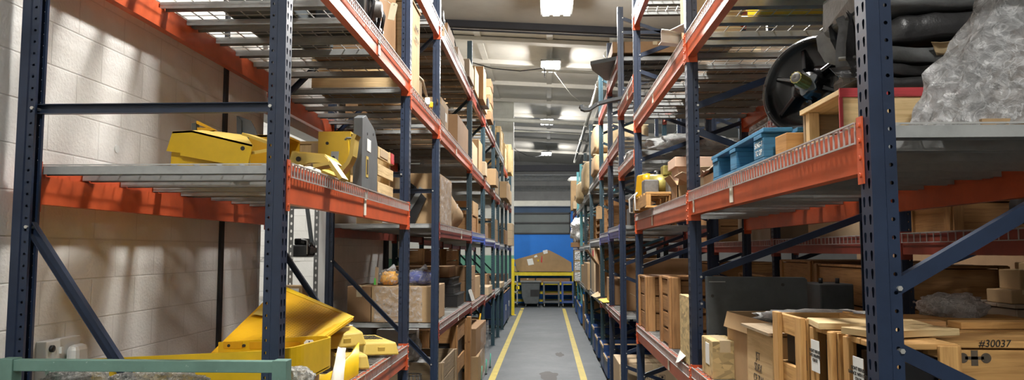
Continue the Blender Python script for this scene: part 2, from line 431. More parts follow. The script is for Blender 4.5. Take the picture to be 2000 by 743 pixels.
def tag(o, label=None, cat=None, group=None, kind=None):
    if label: o['label'] = label
    if cat: o['category'] = cat
    if group: o['group'] = group
    if kind: o['kind'] = kind
    return o
def struct(o): o['kind'] = 'structure'; return o
def thing(name, label, cat, loc=(0, 0, 0), rz=0, group=None):
    o = bpy.data.objects.new(name, None); COL.objects.link(o)
    o.empty_display_size = 0.1
    o.location = loc; o.rotation_euler = (0, 0, rz)
    return tag(o, label, cat, group)
def link_part(name, me, parent, loc=(0, 0, 0), rot=None):
    o = bpy.data.objects.new(name, me); COL.objects.link(o); o.parent = parent; o.location = loc
    if rot: o.rotation_euler = rot
    return o
def copy_tree(o, parent=None):
    c = o.copy(); COL.objects.link(c)
    if parent is not None: c.parent = parent
    for ch in list(o.children): copy_tree(ch, c)
    return c
def text(name, s, size, mat, parent, loc, rot, ext=0.0006, shear=0.0):
    cu = bpy.data.curves.new(name, 'FONT'); cu.body = s; cu.size = size; cu.extrude = ext; cu.shear = shear
    cu.align_x = 'CENTER'; cu.align_y = 'CENTER'
    cu.materials.append(mat)
    tmp = bpy.data.objects.new('letters', cu); COL.objects.link(tmp)
    bpy.context.view_layer.update()
    me = bpy.data.meshes.new_from_object(tmp.evaluated_get(bpy.context.evaluated_depsgraph_get()))
    bpy.data.objects.remove(tmp); bpy.data.curves.remove(cu)
    if not me.materials: me.materials.append(mat)
    o = bpy.data.objects.new(name, me); COL.objects.link(o); o.parent = parent; o.location = loc; o.rotation_euler = rot
    return o
# ------------------------------------------------------------------ camera
CZ = 1.97
cam = bpy.data.cameras.new('camera'); cam.sensor_width = 36; cam.lens = 1500 * 36 / 2000; cam.clip_end = 200
co = bpy.data.objects.new('camera', cam); COL.objects.link(co)
co.location = (0, 0, CZ); co.rotation_euler = (R(90) + math.atan(118.5 / 1500), 0, R(2.626))
bpy.context.scene.camera = co

# ------------------------------------------------------------------ room shell
WX = -2.33
o = MB().bb(-7, 12, -7, 47, -0.1, 0).build('floor', M['floor']); struct(o)
# left wall: two runs with a doorless opening between, 0.16 m thick
o = MB().bb(WX - 0.16, WX, -7, 6.16, 0, 7.4).bb(WX - 0.16, WX, 8.17, 10.95, 0, 7.4).bb(WX - 0.16, WX, 6.16, 8.17, 3.1, 7.4).build('wall_left', M['wall']); struct(o)
o = MB().bb(WX - 0.17, WX + 0.004, 8.15, 8.30, 0, 3.1).build('trim_jamb', M['column']); struct(o)
o = MB().bb(WX, WX + 0.02, 5.36, 5.41, 0, 6.8).build('trim_conduit', M['dark_pipe']); struct(o)
o = MB().bb(WX - 0.03, WX + 0.05, 10.86, 11.0, 0, 6.8).build('wall_end_strip', M['dark_pipe']); struct(o)  # dark upright strip at the end of the wall
# side room behind the opening
o = MB().bb(-6.2, -6.05, 3, 17, 0, 7.6).build('wall_side_room', M['wall']); struct(o)
o = MB().bb(-6.2, WX - 0.16, 10.2, 10.35, 0, 4.2).build('wall_side_room_end', M['wall_x']); struct(o)
o = MB().bb(-6.2, WX - 0.16, 3.0, 3.15, 0, 4.2).build('wall_side_room_front', M['wall_x']); struct(o)
o = MB().bb(-6.2, -1.2, 27.6, 27.8, 0, 7.6).bb(-6.2, -2.9, 16.0, 16.15, 0, 7.6).build('wall_green', M['wall_green']); struct(o)
# right and back limits of the hall
o = MB().bb(11.9, 12, -7, 47, 0, 7.4).build('wall_right', M['wall_dark']); struct(o)
o = MB().bb(-7, 12, -7, -6.9, 0, 8).build('wall_rear', M['wall_plain']); struct(o)
o = MB().bb(-7, 12, 46.9, 47, 0, 8).build('wall_far', M['wall_plain']); struct(o)
o = MB().bb(-7, -6.9, -7, 47, 0, 8).build('wall_outer_left', M['wall_plain']); struct(o)
# roof: a lower near bay and a higher far bay, falling gently to the right
def slope(x, z): return z - 0.06 * x
def slab(x0, x1, y0, y1, z, th=0.1):
    m = MB()
    a = [(x0, y0, slope(x0, z)), (x1, y0, slope(x1, z)), (x1, y1, slope(x1, z)), (x0, y1, slope(x0, z))]
    k = m.pts(a + [(p[0], p[1], p[2] + th) for p in a])
    for q in ((0, 3, 2, 1), (4, 5, 6, 7), (0, 1, 5, 4), (1, 2, 6, 5), (2, 3, 7, 6), (3, 0, 4, 7)): m.face([k + i for i in q])
    return m
struct(slab(-7, 12, -7, 15.6, 6.55).build('ceiling_near', M['roof_near']))
struct(slab(-7, 12, 15.6, 47, 7.35).build('ceiling', M['roof']))
m = MB()
a = [(-7, 15.6, slope(-7, 6.55)), (12, 15.6, slope(12, 6.55)), (12, 15.6, slope(12, 7.45)), (-7, 15.6, slope(-7, 7.45))]
k = m.pts(a + [(p[0], p[1] + 0.08, p[2]) for p in a])
for q in ((0, 1, 2, 3), (7, 6, 5, 4), (0, 4, 5, 1), (3, 2, 6, 7)): m.face([k + i for i in q])
struct(m.build('trim_roof_step', M['roof_near']))
def cross(y, z, w, h):
    """a member right across the hall following the roof fall"""
    return MB().beam((-6.9, y, slope(-6.9, z)), (11.9, y, slope(11.9, z)), w, h)
struct(cross(15.3, 6.48, 0.14, 0.13).build('trim_eave_beam', M['dark_pipe']))
for i, (y, z, w, h, mt) in enumerate([(17.4, 7.28, 0.08, 0.13, 'purlin'), (19.3, 7.27, 0.3, 0.10, 'purlin'), (21.6, 7.28, 0.09, 0.13, 'purlin'), (24.4, 7.28, 0.10, 0.13, 'purlin'),
        (27.2, 7.28, 0.09, 0.13, 'purlin'), (30.2, 7.28, 0.1, 0.13, 'purlin'), (33.5, 7.28, 0.1, 0.13, 'purlin'), (37.0, 7.28, 0.1, 0.13, 'purlin'), (41.0, 7.28, 0.1, 0.13, 'purlin')]):
    struct(cross(y, z, w, h).build('trim_purlin_%d' % (i + 1), M[mt]))
# long seams between roof panels
for i, (x, w) in enumerate([(-1.75, 0.16), (0.08, 0.16), (1.9, 0.06), (-3.6, 0.14), (3.7, 0.14), (5.5, 0.14)]):
    z = slope(x, 7.335)
    struct(MB().bb(x - w / 2, x + w / 2, 15.7, 46.8, z - 0.03, z).build('trim_seam_%d' % (i + 1), M['purlin']))
# roof beams over the blue end bay
for i, (y, z, h, mt) in enumerate([(34.5, 5.55, 0.28, 'dark_pipe'), (36, 5.25, 0.3, 'galv'), (37, 4.85, 0.25, 'galv_dark')]):
    struct(MB().bb(-7, 12, y, y + 0.2, z, z + h).build('trim_girder_%d' % (i + 1), M[mt]))
# pipes
def pipe(name, path, r, mt, label, flanges=()):
    t = thing(name, label, 'pipe', path[0])
    P0 = Vector(path[0])
    MB().tube([Vector(p) - P0 for p in path], r, 12).build('pipe_run', M[mt], t)
    for p in flanges:
        d = (Vector(path[1]) - Vector(path[0])).normalized(); q = Vector(p) - P0
        MB().tube([q - d * 0.07, q + d * 0.07], r * 1.5, 12).build('coupling', M[mt], t)
    return t
t = pipe('sprinkler_main', [(1.33, 15.9, 6.25), (1.33, 37, 6.25)], 0.055, 'white_pipe', 'long white sprinkler main with cross branches along the aisle ceiling on the right', [(1.33, y, 6.25) for y in (16.6, 19.6, 22.8, 26, 29.5, 33)])
for path, r in (([(-2.6, 26.2, 6.55), (1.33, 26.2, 6.3)], .075), ([(-2.6, 18.9, 6.62), (1.33, 18.9, 6.38)], .035), ([(-2.6, 28.3, 6.50), (1.33, 28.3, 6.26)], .03), ([(1.42, 16.0, 6.55), (1.42, 16.0, 5.6), (1.9, 16.0, 5.5)], .09), ([(1.33, 16.1, 6.1), (3.5, 16.1, 5.95)], .06)):
    MB().tube([Vector(p) - t.location for p in path], r, 12).build('branch_pipe', M['white_pipe'], t)
pipe('steel_conduit', [(-6.6, 15.1, 6.7), (6, 15.1, 5.95)], 0.02, 'dark_pipe', 'thin dark conduit slung under the dark eave beam', [])
for path, lb in [([(-2.2, 16.2, 7.47), (-1.9, 16.2, 6.1), (-1.2, 16.5, 5.95), (-0.6, 17, 6.0), (-0.05, 18.2, 6.35), (-0.05, 19.6, 6.45), (-0.1, 20.5, 7.03)], 'black lamp cable sagging from the left and dropping to the second lamp'),
                 ([(-2.2, 38, 7.48), (-1.5, 38, 6.95), (-1.0, 38.2, 6.72), (-0.55, 38.6, 6.70), (-0.2, 39, 6.85), (-0.03, 39.0, 7.02)], 'thin black cable sagging left of the farthest lamp'),
                 ([(0.1, 20.9, 7.03), (0.7, 22.5, 6.6), (1.33, 23.5, 6.29)], 'pale cable from the second lamp to the sprinkler main')]:
    o = MB().tube(path, 0.012 if 'black' in lb else 0.007, 6).build('lamp_cable', M['dark_pipe'] if 'black' in lb else M['white_pipe']); tag(o, lb, 'cable')

# end of the aisle: blue wall with a strip window
o = MB().bb(-2.4, 1.4, 29.0, 29.2, 0, 2.62).bb(-2.4, -1.28, 29.0, 29.2, 2.62, 3.55).bb(0.86, 1.4, 29.0, 29.2, 2.62, 3.55).bb(-2.4, 1.4, 29.0, 29.2, 3.50, 3.6).build('wall_blue', M['blue_wall']); struct(o)
o = MB().bb(1.4, 11.9, 29.0, 29.2, 0, 3.6).build('wall_end_right', M['wall_plain']); struct(o)
o = MB().bb(-2.4, 0.9, 28.96, 29.0, 3.36, 3.62).build('trim_blue_header', M['blue_wall_dark']); struct(o)
o = MB().bb(-2.4, 6.5, 28.8, 29.0, 3.64, 3.84).build('trim_white_rail', M['white_pipe']); struct(o)
w = MB()
for z in (2.62, 3.02, 3.38): w.bb(-1.28, 0.86, 28.95, 29.06, z - 0.03, z + 0.02)
w.bb(-1.3, -1.25, 28.95, 29.06, 2.6, 3.4).bb(0.82, 0.87, 28.95, 29.06, 2.6, 3.4)
wo = w.build('window_1', M['black']); struct(wo)
MB().bb(-1.26, 0.84, 29.02, 29.05, 2.63, 3.38).build('window_pane', M['pane'], wo)
# floor tape and stains
for nm, x, y0, y1, lb in [('floor_tape', -0.855, 1.5, 25.6, 'yellow floor stripe along the left racks'), ('floor_tape', -0.855, 25.95, 26.6, 'short yellow dash at the far end of the left stripe'), ('floor_tape', 0.55, 1.5, 26.4, 'yellow floor stripe along the right racks')]:
    o = MB().bb(x - 0.052, x + 0.052, y0, y1, 0.0, 0.003).build(nm, M['tape']); tag(o, lb, 'floor stripe')
def stain(c, rx, ry, seed, lb):
    pts = []
    for k in range(40):
        a = 2 * PI * k / 40
        r = 1 + 0.55 * noise.noise(Vector((math.cos(a) * 1.3 + seed, math.sin(a) * 1.3, seed))) + 0.15 * noise.noise(Vector((math.cos(a) * 4, math.sin(a) * 4, seed)))
        pts.append((c[0] + rx * r * math.cos(a), c[1] + ry * r * math.sin(a)))
    m = MB(); k = m.pts([(p[0], p[1], 0.0025) for p in pts]); m.face(list(range(k, k + 40)))
    o = m.build('floor_stain', M['stain']); tag(o, lb, 'stain')
stain((0.03, 12.3), 0.15, 0.45, 3, 'larger dark damp stain on the aisle floor nearest the camera')
stain((0.22, 14.8), 0.08, 0.3, 8, 'smaller faint stain on the aisle floor beyond the large one')

# ------------------------------------------------------------------ lamps
CEIL_FILL = 0.55
def high_bay(x, y, z, lb, power):
    t = thing('high_bay_lamp', lb, 'lamp', (x, y, z), 0, 'high bay lamps over the aisle')
    MB().bb(-0.27, 0.27, -0.62, 0.62, 0.0, 0.05).bb(-0.12, 0.12, -0.3, 0.3, 0.05, 0.10).build('housing', M['lamp_body'], t)
    for k in (-1, 0, 1):
        MB().bb(k * 0.18 - 0.055, k * 0.18 + 0.055, -0.58, 0.58, -0.03, 0.0).build('led_tube', M['lamp'], t)
    MB().tube([(0, -0.3, 0.05), (0, -0.3, 0.55)], 0.006, 6).tube([(0, 0.3, 0.05), (0, 0.3, 0.55)], 0.006, 6).build('hanger', M['galv'], t)
    l = bpy.data.lights.new('lamp_light', 'AREA'); l.shape = 'RECTANGLE'; l.size = 0.5; l.size_y = 1.15; l.energy = power; l.color = (1, 0.985, 0.955)
    lo = bpy.data.objects.new('lamp_light', l); COL.objects.link(lo); lo.parent = t; lo.location = (0, 0, -0.045)
    u = bpy.data.lights.new('ceiling_fill', 'POINT'); u.shadow_soft_size = 0.1; u.energy = power * CEIL_FILL; u.color = (1, 0.975, 0.93)  # added point light that brightens the ceiling, no part of the fixture
    uo = bpy.data.objects.new('ceiling_fill', u); COL.objects.link(uo); uo.parent = t; uo.location = (0, 0, -0.2)
    return t
LP = 520
high_bay(0.15, -3.4, 6.1, 'lamp behind the camera over the aisle', LP)
high_bay(0.15, 4.9, 6.1, 'lamp over the nearest rack bays, above the picture', LP)
high_bay(0.17, 12.45, 6.05, 'largest and nearest lamp at the top of the picture', LP)
high_bay(0.11, 20.7, 7.0, 'second lamp down the aisle, below the dark eave beam', LP)
high_bay(0.0, 29.8, 7.0, 'third lamp down the aisle, just under the thick white pipe', LP)
high_bay(-0.03, 39.3, 6.95, 'smallest and farthest lamp over the end of the aisle', LP)
for y, n in ((1.0, 'first'), (9.5, 'second'), (19, 'third')):
    high_bay(4.9, y, 6.0, n + ' lamp over the hidden next aisle on the right', LP * .10)
high_bay(-4.3, 7.2, 4.6, 'unseen lamp added to light the side room behind the left wall', 160)  # made-up lamp, put in so the side room is lit
high_bay(-4.0, 20.5, 6.6, 'lamp behind the far left racks by the green dado wall', 260)
# ------------------------------------------------------------------ pallet racking
XL, XR, DEP = -1.105, 0.905, 1.16
ORD = ['nearest', 'second', 'third', 'fourth', 'fifth', 'sixth', 'seventh', 'eighth', 'ninth', 'tenth', 'eleventh']
H8 = [(math.cos(2 * PI * k / 8), math.sin(2 * PI * k / 8)) for k in range(8)]
ROUND = [(0.0058 * a, 0.0058 * b) for a, b in H8]
TEAR = [(0.0082, 0.006), (0.0066, 0.0125), (0, 0.0150), (-0.0066, 0.0125), (-0.0082, 0.006), (-0.0042, -0.0135), (0, -0.0155), (0.0042, -0.0135)]
def post_mb(H):
    m = MB(); p = 0.0508; n = int(H / p)
    def rect(x0, y0, x1, y1): k = m.pts([(x0, y0, 0), (x1, y1, 0), (x1, y1, n * p), (x0, y0, n * p)]); m.face([k, k + 1, k + 2, k + 3])
    for k in range(n):
        for y in (-0.038, 0.0): m.cell((0, y, k * p), (0, 1, 0), (0, 0, 1), 0.038, p, TEAR)
        for sy in (-1, 1): m.cell((0.041, 0.032 * sy, k * p), (1, 0, 0), (0, 0, 1), 0.032, p, ROUND)
    for sy in (-1, 1):
        rect(0, 0.038 * sy, 0.037, 0.038 * sy); rect(0.037, 0.038 * sy, 0.041, 0.032 * sy)
        rect(0.073, 0.032 * sy, 0.073, 0.018 * sy); rect(0.073, 0.018 * sy, 0.062, 0.018 * sy)
    return m
_bolt = []
def bolt_mesh():
    if not _bolt:
        me = MB().tube([(0, -0.040, 0), (0, 0.040, 0)], 0.0075, 6, smooth=False).mesh('bolt'); me.materials.append(M['bolt']); _bolt.append(me)
    return _bolt[0]
_post = {}
def post_mesh(H, mt):
    k = (round(H, 2), mt)
    if k not in _post:
        me = post_mb(H).mesh('rack_post'); me.materials.append(M[mt]); _post[k] = me
    return _post[k]
def frame(side, y, H, braces, mt, lb, grp, xoff=None):
    x = XR if side > 0 else XL
    if xoff is not None: x = xoff
    t = thing('rack_frame', lb, 'rack frame', (x, y, 0), 0 if side > 0 else PI, grp)
    link_part('front_post', post_mesh(H, mt), t)
    link_part('rear_post', post_mesh(H, mt), t, (DEP, 0, 0), (0, 0, PI))
    for xx in (0.04, DEP - 0.04):
        MB().bb(xx - 0.06, xx + 0.06, -0.06, 0.06, 0.0, 0.008).build('base_plate', M[mt], t)
    for (d0, z0, d1, z1) in braces:
        b = MB()
        a = Vector((d0, 0, z0)); c = Vector((d1, 0, z1)); d = (c - a).normalized(); u = Vector((0, 1, 0)).cross(d) * 0.021
        prof = [(-0.021, -0.016), (0.021, -0.016), (0.021, 0.016), (0.018, 0.016), (0.018, -0.013), (-0.018, -0.013), (-0.018, 0.016), (-0.021, 0.016)]
        b.prism(prof, c - a, a, Vector((0, 1, 0)).cross(d), (0, 1, 0))
        bo = b.build('brace', M[mt], t)
        for p in (a + d * 0.012, c - d * 0.012):
            link_part('bolt', bolt_mesh(), bo, p)
    return t
def zig(f0, step, H, horizontals=()):
    """zigzag bracing: front nodes at f0 + k*step*2, rear nodes halfway"""
    out = []; z = f0 - step * 2
    while z < H:
        for (a, b) in ((z + 0.08, z + step - 0.08), (z - 0.08, z - step + 0.08)):
            if 0.1 < a < H and 0.1 < b < H: out.append((0.055, a, DEP - 0.055, b))
        z += step * 2
    for h in horizontals: out.append((0.05, h, DEP - 0.05, h))
    return out

FL = [3.19, 6.11, 7.81, 11.19, 13.57, 16.17, 17.73, 19.4, 21.2, 23.6]
FR = [2.215, 4.97, 7.95, 9.69, 11.4, 13.3, 16.4, 18.9, 21.3, 23.5, 27.0]
def left_br(a, b): return [(0.05, 2.58, DEP - 0.05, 2.58), (DEP - 0.055, a, 0.055, b), (DEP - 0.055, 3.15, 0.055, 4.2), (0.05, 0.25, DEP - 0.05, 0.25)]
for i, y in enumerate(FL):
    mt = 'navy' if i < 3 else 'teal'
    br = left_br(2.08, 0.60) if i < 2 else left_br(1.87, 0.82)
    H = 5.1 if i < 5 else 4.75
    cn = 'navy' if i < 3 else 'dark teal'
    frame(-1, y, H, br, mt, '%s upright frame of the left rack row, %s' % (cn, 'nearest the camera' if i == 0 else ORD[i] + ' from the camera'), 'upright frames of the left rack row')
R1BR = [(0.055, 1.86, DEP - 0.055, 2.47), (0.055, 1.70, DEP - 0.055, 1.18), (0.055, 0.60, DEP - 0.055, 1.05), (0.055, 3.02, DEP - 0.055, 2.60), (0.055, 3.2, DEP - 0.055, 3.8)]
for i, y in enumerate(FR):
    mt = 'navy' if i < 5 else ('teal' if i not in (8, 9) else 'teal_light')
    H = 5.08 if i < 6 else (4.7 if i == 6 else 4.38)
    br = R1BR if i == 0 else zig(1.72, 0.55, H, (4.75,) if i in (3, 4) else ())
    cn = {'navy': 'navy', 'teal': 'dark teal', 'teal_light': 'light teal'}[mt]
    frame(1, y, H, br, mt, '%s upright frame of the right rack row, %s' % (cn, 'nearest the camera' if i == 0 else ORD[i] + ' from the camera'), 'upright frames of the right rack row')

_beam = {}
def beam_meshes(L, h, mt):
    k = (round(L, 3), h, mt)
    if k not in _beam:
        # body: box section with a step for the deck, face at x = 0.006
        prof = [(0.006, -h), (0.052, -h), (0.052, -0.042), (0.030, -0.042), (0.030, 0.0), (0.006, 0.0)]
        b = MB().prism(prof, (0, L, 0), (0, 0, 0), (1, 0, 0), (0, 0, 1)).mesh('beam_body'); b.materials.append(M[mt])
        c = MB()
        c.bb(0.0, 0.068, 0.0, 0.005, -h - 0.035, 0.02)
        c.bb(-0.006, -0.001, -0.034, 0.004, -h - 0.035, 0.02)
        for z in (-0.005, -0.05, -0.10, -h - 0.01): c.tube([(-0.011, -0.018, z), (-0.005, -0.018, z)], 0.007, 8)
        cm = c.mesh('end_connector'); cm.materials.append(M[mt])
        _beam[k] = (b, cm)
    return _beam[k]
def load_beam(x, side, y0, y1, z, h, mt, lb, grp, sticker=None, front=True):
    """beam between two posts; x = plane of the posts' outer face; side = direction from that face into the rack"""
    L = (y1 - y0) - 0.078
    t = thing('load_beam', lb, 'rack beam', (x, y0 + 0.039, z), 0, grp)
    b, c = beam_meshes(L, h, mt)
    def put(nm, me, loc, sx, sy):
        o = link_part(nm, me, t, loc); o.scale = (sx, sy, 1); return o
    put('beam_body', b, (0, 0, 0), side, 1)
    put('end_connector', c, (0, 0, 0), side, 1)
    put('end_connector', c, (0, L, 0), side, -1)
    if sticker:
        for (yy, w) in sticker:
            s = MB().bb(-0.0005 * side, 0.004 * side, -w / 2, w / 2, -h + 0.012, -0.012).build('label_sticker', M['label'], t, (0, yy - y0 - 0.039, 0))
            s['label'] = 'cream paper strip stuck across the beam'
    return t

_deck = {}
def deck_meshes(w, fine):
    k = (round(w, 3), fine)
    if k not in _deck:
        m = MB(); r = 0.0026
        D0, D1 = -0.004, DEP + 0.004
        def wx(y, z): m.box(((D0 + D1) / 2, y, z), (D1 - D0, 2 * r, 2 * r))
        def wy(x, z): m.box((x, w / 2, z), (2 * r, w - 0.006, 2 * r))
        n = max(2, int(w / (0.042 if fine else 0.08)))
        for i in range(n + 1):
            y = 0.006 + (w - 0.012) * i / n
            if i % 2 == 0: wx(y, 0.003)
            m.box((D0, y, -0.026), (2 * r, 2 * r, 0.064)); 
            if i % 2 == 0: m.box((D1, y, -0.026), (2 * r, 2 * r, 0.064))
        nx = 11 if fine else 6
        for j in range(nx + 1): wy(0.03 + (DEP - 0.06) * j / nx, 0.0075 if False else 0.003)
        wy(D0 - 0.003, 0.004); wy(D0 - 0.003, -0.056); wy(D1, -0.056)
        me = m.mesh('wire_grid'); me.materials.append(M['wire'])
        c = MB()
        c.strip([(-0.032, -0.034), (-0.032, 0), (0.032, 0), (0.032, -0.034)], (DEP - 0.07, 0, 0), 0.0022, (0.035, 0, -0.0015), (0, 1, 0), (0, 0, 1))
        cm = c.mesh('support_channel'); cm.materials.append(M['galv'])
        _deck[k] = (me, cm)
    return _deck[k]
def deck(x, side, y0, w, z, lb, grp, fine):
    t = thing('wire_deck', lb, 'wire deck', (x, y0, z), 0, grp)
    g, c = deck_meshes(w, fine)
    o = link_part('wire_grid', g, t, (0, 0, 0.003)); o.scale = (side, 1, 1)
    n = 5 if w > 1.3 else (4 if w > 1.0 else 3)
    for i in range(n):
        f = 0.04 + (w - 0.08) * i / (n - 1)
        o = link_part('support_channel', c, t, (0, f, 0)); o.scale = (side, 1, 1)
LV = {0: 'waist height', 1: 'head height', 2: 'the upper level', 3: 'the top level'}
CN = {'orange': 'orange', 'rust': 'dull red', 'violet': 'faded violet', 'bluebeam': 'blue', 'greybeam': 'grey'}
def bay(side, i, y0, y1, levels):
    """levels: (level index, z, front paint, height, sticker list)"""
    x = XR if side > 0 else XL
    sn = 'right' if side > 0 else 'left'
    bn = ORD[i]
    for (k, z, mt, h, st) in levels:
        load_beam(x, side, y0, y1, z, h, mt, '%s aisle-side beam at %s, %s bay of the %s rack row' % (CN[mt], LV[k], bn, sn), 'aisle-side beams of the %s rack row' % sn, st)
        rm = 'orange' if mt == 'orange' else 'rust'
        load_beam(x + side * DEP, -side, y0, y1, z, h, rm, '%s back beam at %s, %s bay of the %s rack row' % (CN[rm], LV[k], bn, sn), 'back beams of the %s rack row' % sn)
        L = y1 - y0 - 0.09
        n = 2 if L > 2.0 else 1
        for j in range(n):
            w = L / n - 0.01
            where = '' if n == 1 else (', near half' if j == 0 else ', far half')
            deck(x, side, y0 + 0.045 + j * (L / n) + 0.005, w, z, 'wire deck at %s, %s bay of the %s rack row%s' % (LV[k], bn, sn, where), 'wire decks of the %s rack row' % sn, y0 < 6.0)
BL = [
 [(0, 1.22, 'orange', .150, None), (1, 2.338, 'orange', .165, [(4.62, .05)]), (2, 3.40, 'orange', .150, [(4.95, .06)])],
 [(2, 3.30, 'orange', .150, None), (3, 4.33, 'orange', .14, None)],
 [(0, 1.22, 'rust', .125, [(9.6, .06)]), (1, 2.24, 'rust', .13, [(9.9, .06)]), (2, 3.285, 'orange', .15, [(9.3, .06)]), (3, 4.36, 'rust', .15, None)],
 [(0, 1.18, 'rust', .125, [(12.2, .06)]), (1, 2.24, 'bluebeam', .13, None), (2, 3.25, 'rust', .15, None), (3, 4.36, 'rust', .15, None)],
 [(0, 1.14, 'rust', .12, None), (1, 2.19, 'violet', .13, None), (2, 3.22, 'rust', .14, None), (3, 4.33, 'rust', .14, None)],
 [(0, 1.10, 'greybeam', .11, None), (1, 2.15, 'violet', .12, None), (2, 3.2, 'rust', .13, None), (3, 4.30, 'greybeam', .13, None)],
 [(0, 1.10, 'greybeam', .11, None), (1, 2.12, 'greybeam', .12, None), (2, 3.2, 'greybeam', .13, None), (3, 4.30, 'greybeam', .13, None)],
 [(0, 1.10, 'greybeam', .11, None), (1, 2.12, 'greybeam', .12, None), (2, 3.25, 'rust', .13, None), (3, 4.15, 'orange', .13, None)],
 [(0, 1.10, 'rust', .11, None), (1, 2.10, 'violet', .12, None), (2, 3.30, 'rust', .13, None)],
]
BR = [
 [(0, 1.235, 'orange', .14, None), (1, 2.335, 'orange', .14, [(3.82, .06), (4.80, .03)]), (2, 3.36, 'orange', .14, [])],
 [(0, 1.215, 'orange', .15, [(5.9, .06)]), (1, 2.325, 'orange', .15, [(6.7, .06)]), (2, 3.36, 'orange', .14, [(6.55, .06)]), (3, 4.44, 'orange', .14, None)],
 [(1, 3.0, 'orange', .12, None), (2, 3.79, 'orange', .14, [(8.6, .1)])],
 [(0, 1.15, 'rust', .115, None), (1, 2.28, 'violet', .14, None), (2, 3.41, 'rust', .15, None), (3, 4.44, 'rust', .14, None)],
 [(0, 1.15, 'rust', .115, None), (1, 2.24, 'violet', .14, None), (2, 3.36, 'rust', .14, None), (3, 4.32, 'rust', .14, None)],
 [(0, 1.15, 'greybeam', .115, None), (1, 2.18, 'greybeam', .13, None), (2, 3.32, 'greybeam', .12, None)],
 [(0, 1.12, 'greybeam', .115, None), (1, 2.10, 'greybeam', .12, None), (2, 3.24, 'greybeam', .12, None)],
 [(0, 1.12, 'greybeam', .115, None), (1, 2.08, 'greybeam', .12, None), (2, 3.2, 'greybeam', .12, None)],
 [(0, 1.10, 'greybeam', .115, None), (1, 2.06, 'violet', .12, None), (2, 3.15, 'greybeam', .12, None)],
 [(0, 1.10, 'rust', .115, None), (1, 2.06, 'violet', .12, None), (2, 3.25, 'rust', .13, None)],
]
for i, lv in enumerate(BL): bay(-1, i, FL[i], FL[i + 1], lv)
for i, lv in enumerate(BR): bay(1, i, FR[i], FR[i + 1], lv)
# the row standing back to back behind the right one
X2 = 2.32
F2 = [2.4, 5.2, 8.05, 10.9, 13.7, 16.5]
for i, y in enumerate(F2):
    frame(1, y, 5.0, zig(1.72, 0.55, 5.0), 'navy', 'navy upright frame of the row behind the right racks, ' + ORD[i] + ' from the camera', 'upright frames of the row behind', X2)
for i in range(len(F2) - 1):
    for (k, z) in ((0, 0.95), (1, 2.075), (2, 3.30)):
        for (xx, sd, wn) in ((X2, 1, 'facing the aisle'), (X2 + DEP, -1, 'at the back')):
            load_beam(xx, sd, F2[i], F2[i + 1], z, .13, 'rust', 'dull red beam %s at %s, %s bay of the row behind' % (wn, LV[k], ORD[i]), 'beams of the row behind the right racks')
        L = F2[i + 1] - F2[i] - 0.09
        for j in range(2):
            deck(X2, 1, F2[i] + 0.045 + j * L / 2 + 0.005, L / 2 - 0.01, z, 'wire deck at %s, %s bay of the row behind, %s half' % (LV[k], ORD[i], 'near' if j == 0 else 'far'), 'wire decks of the row behind the right racks', False)
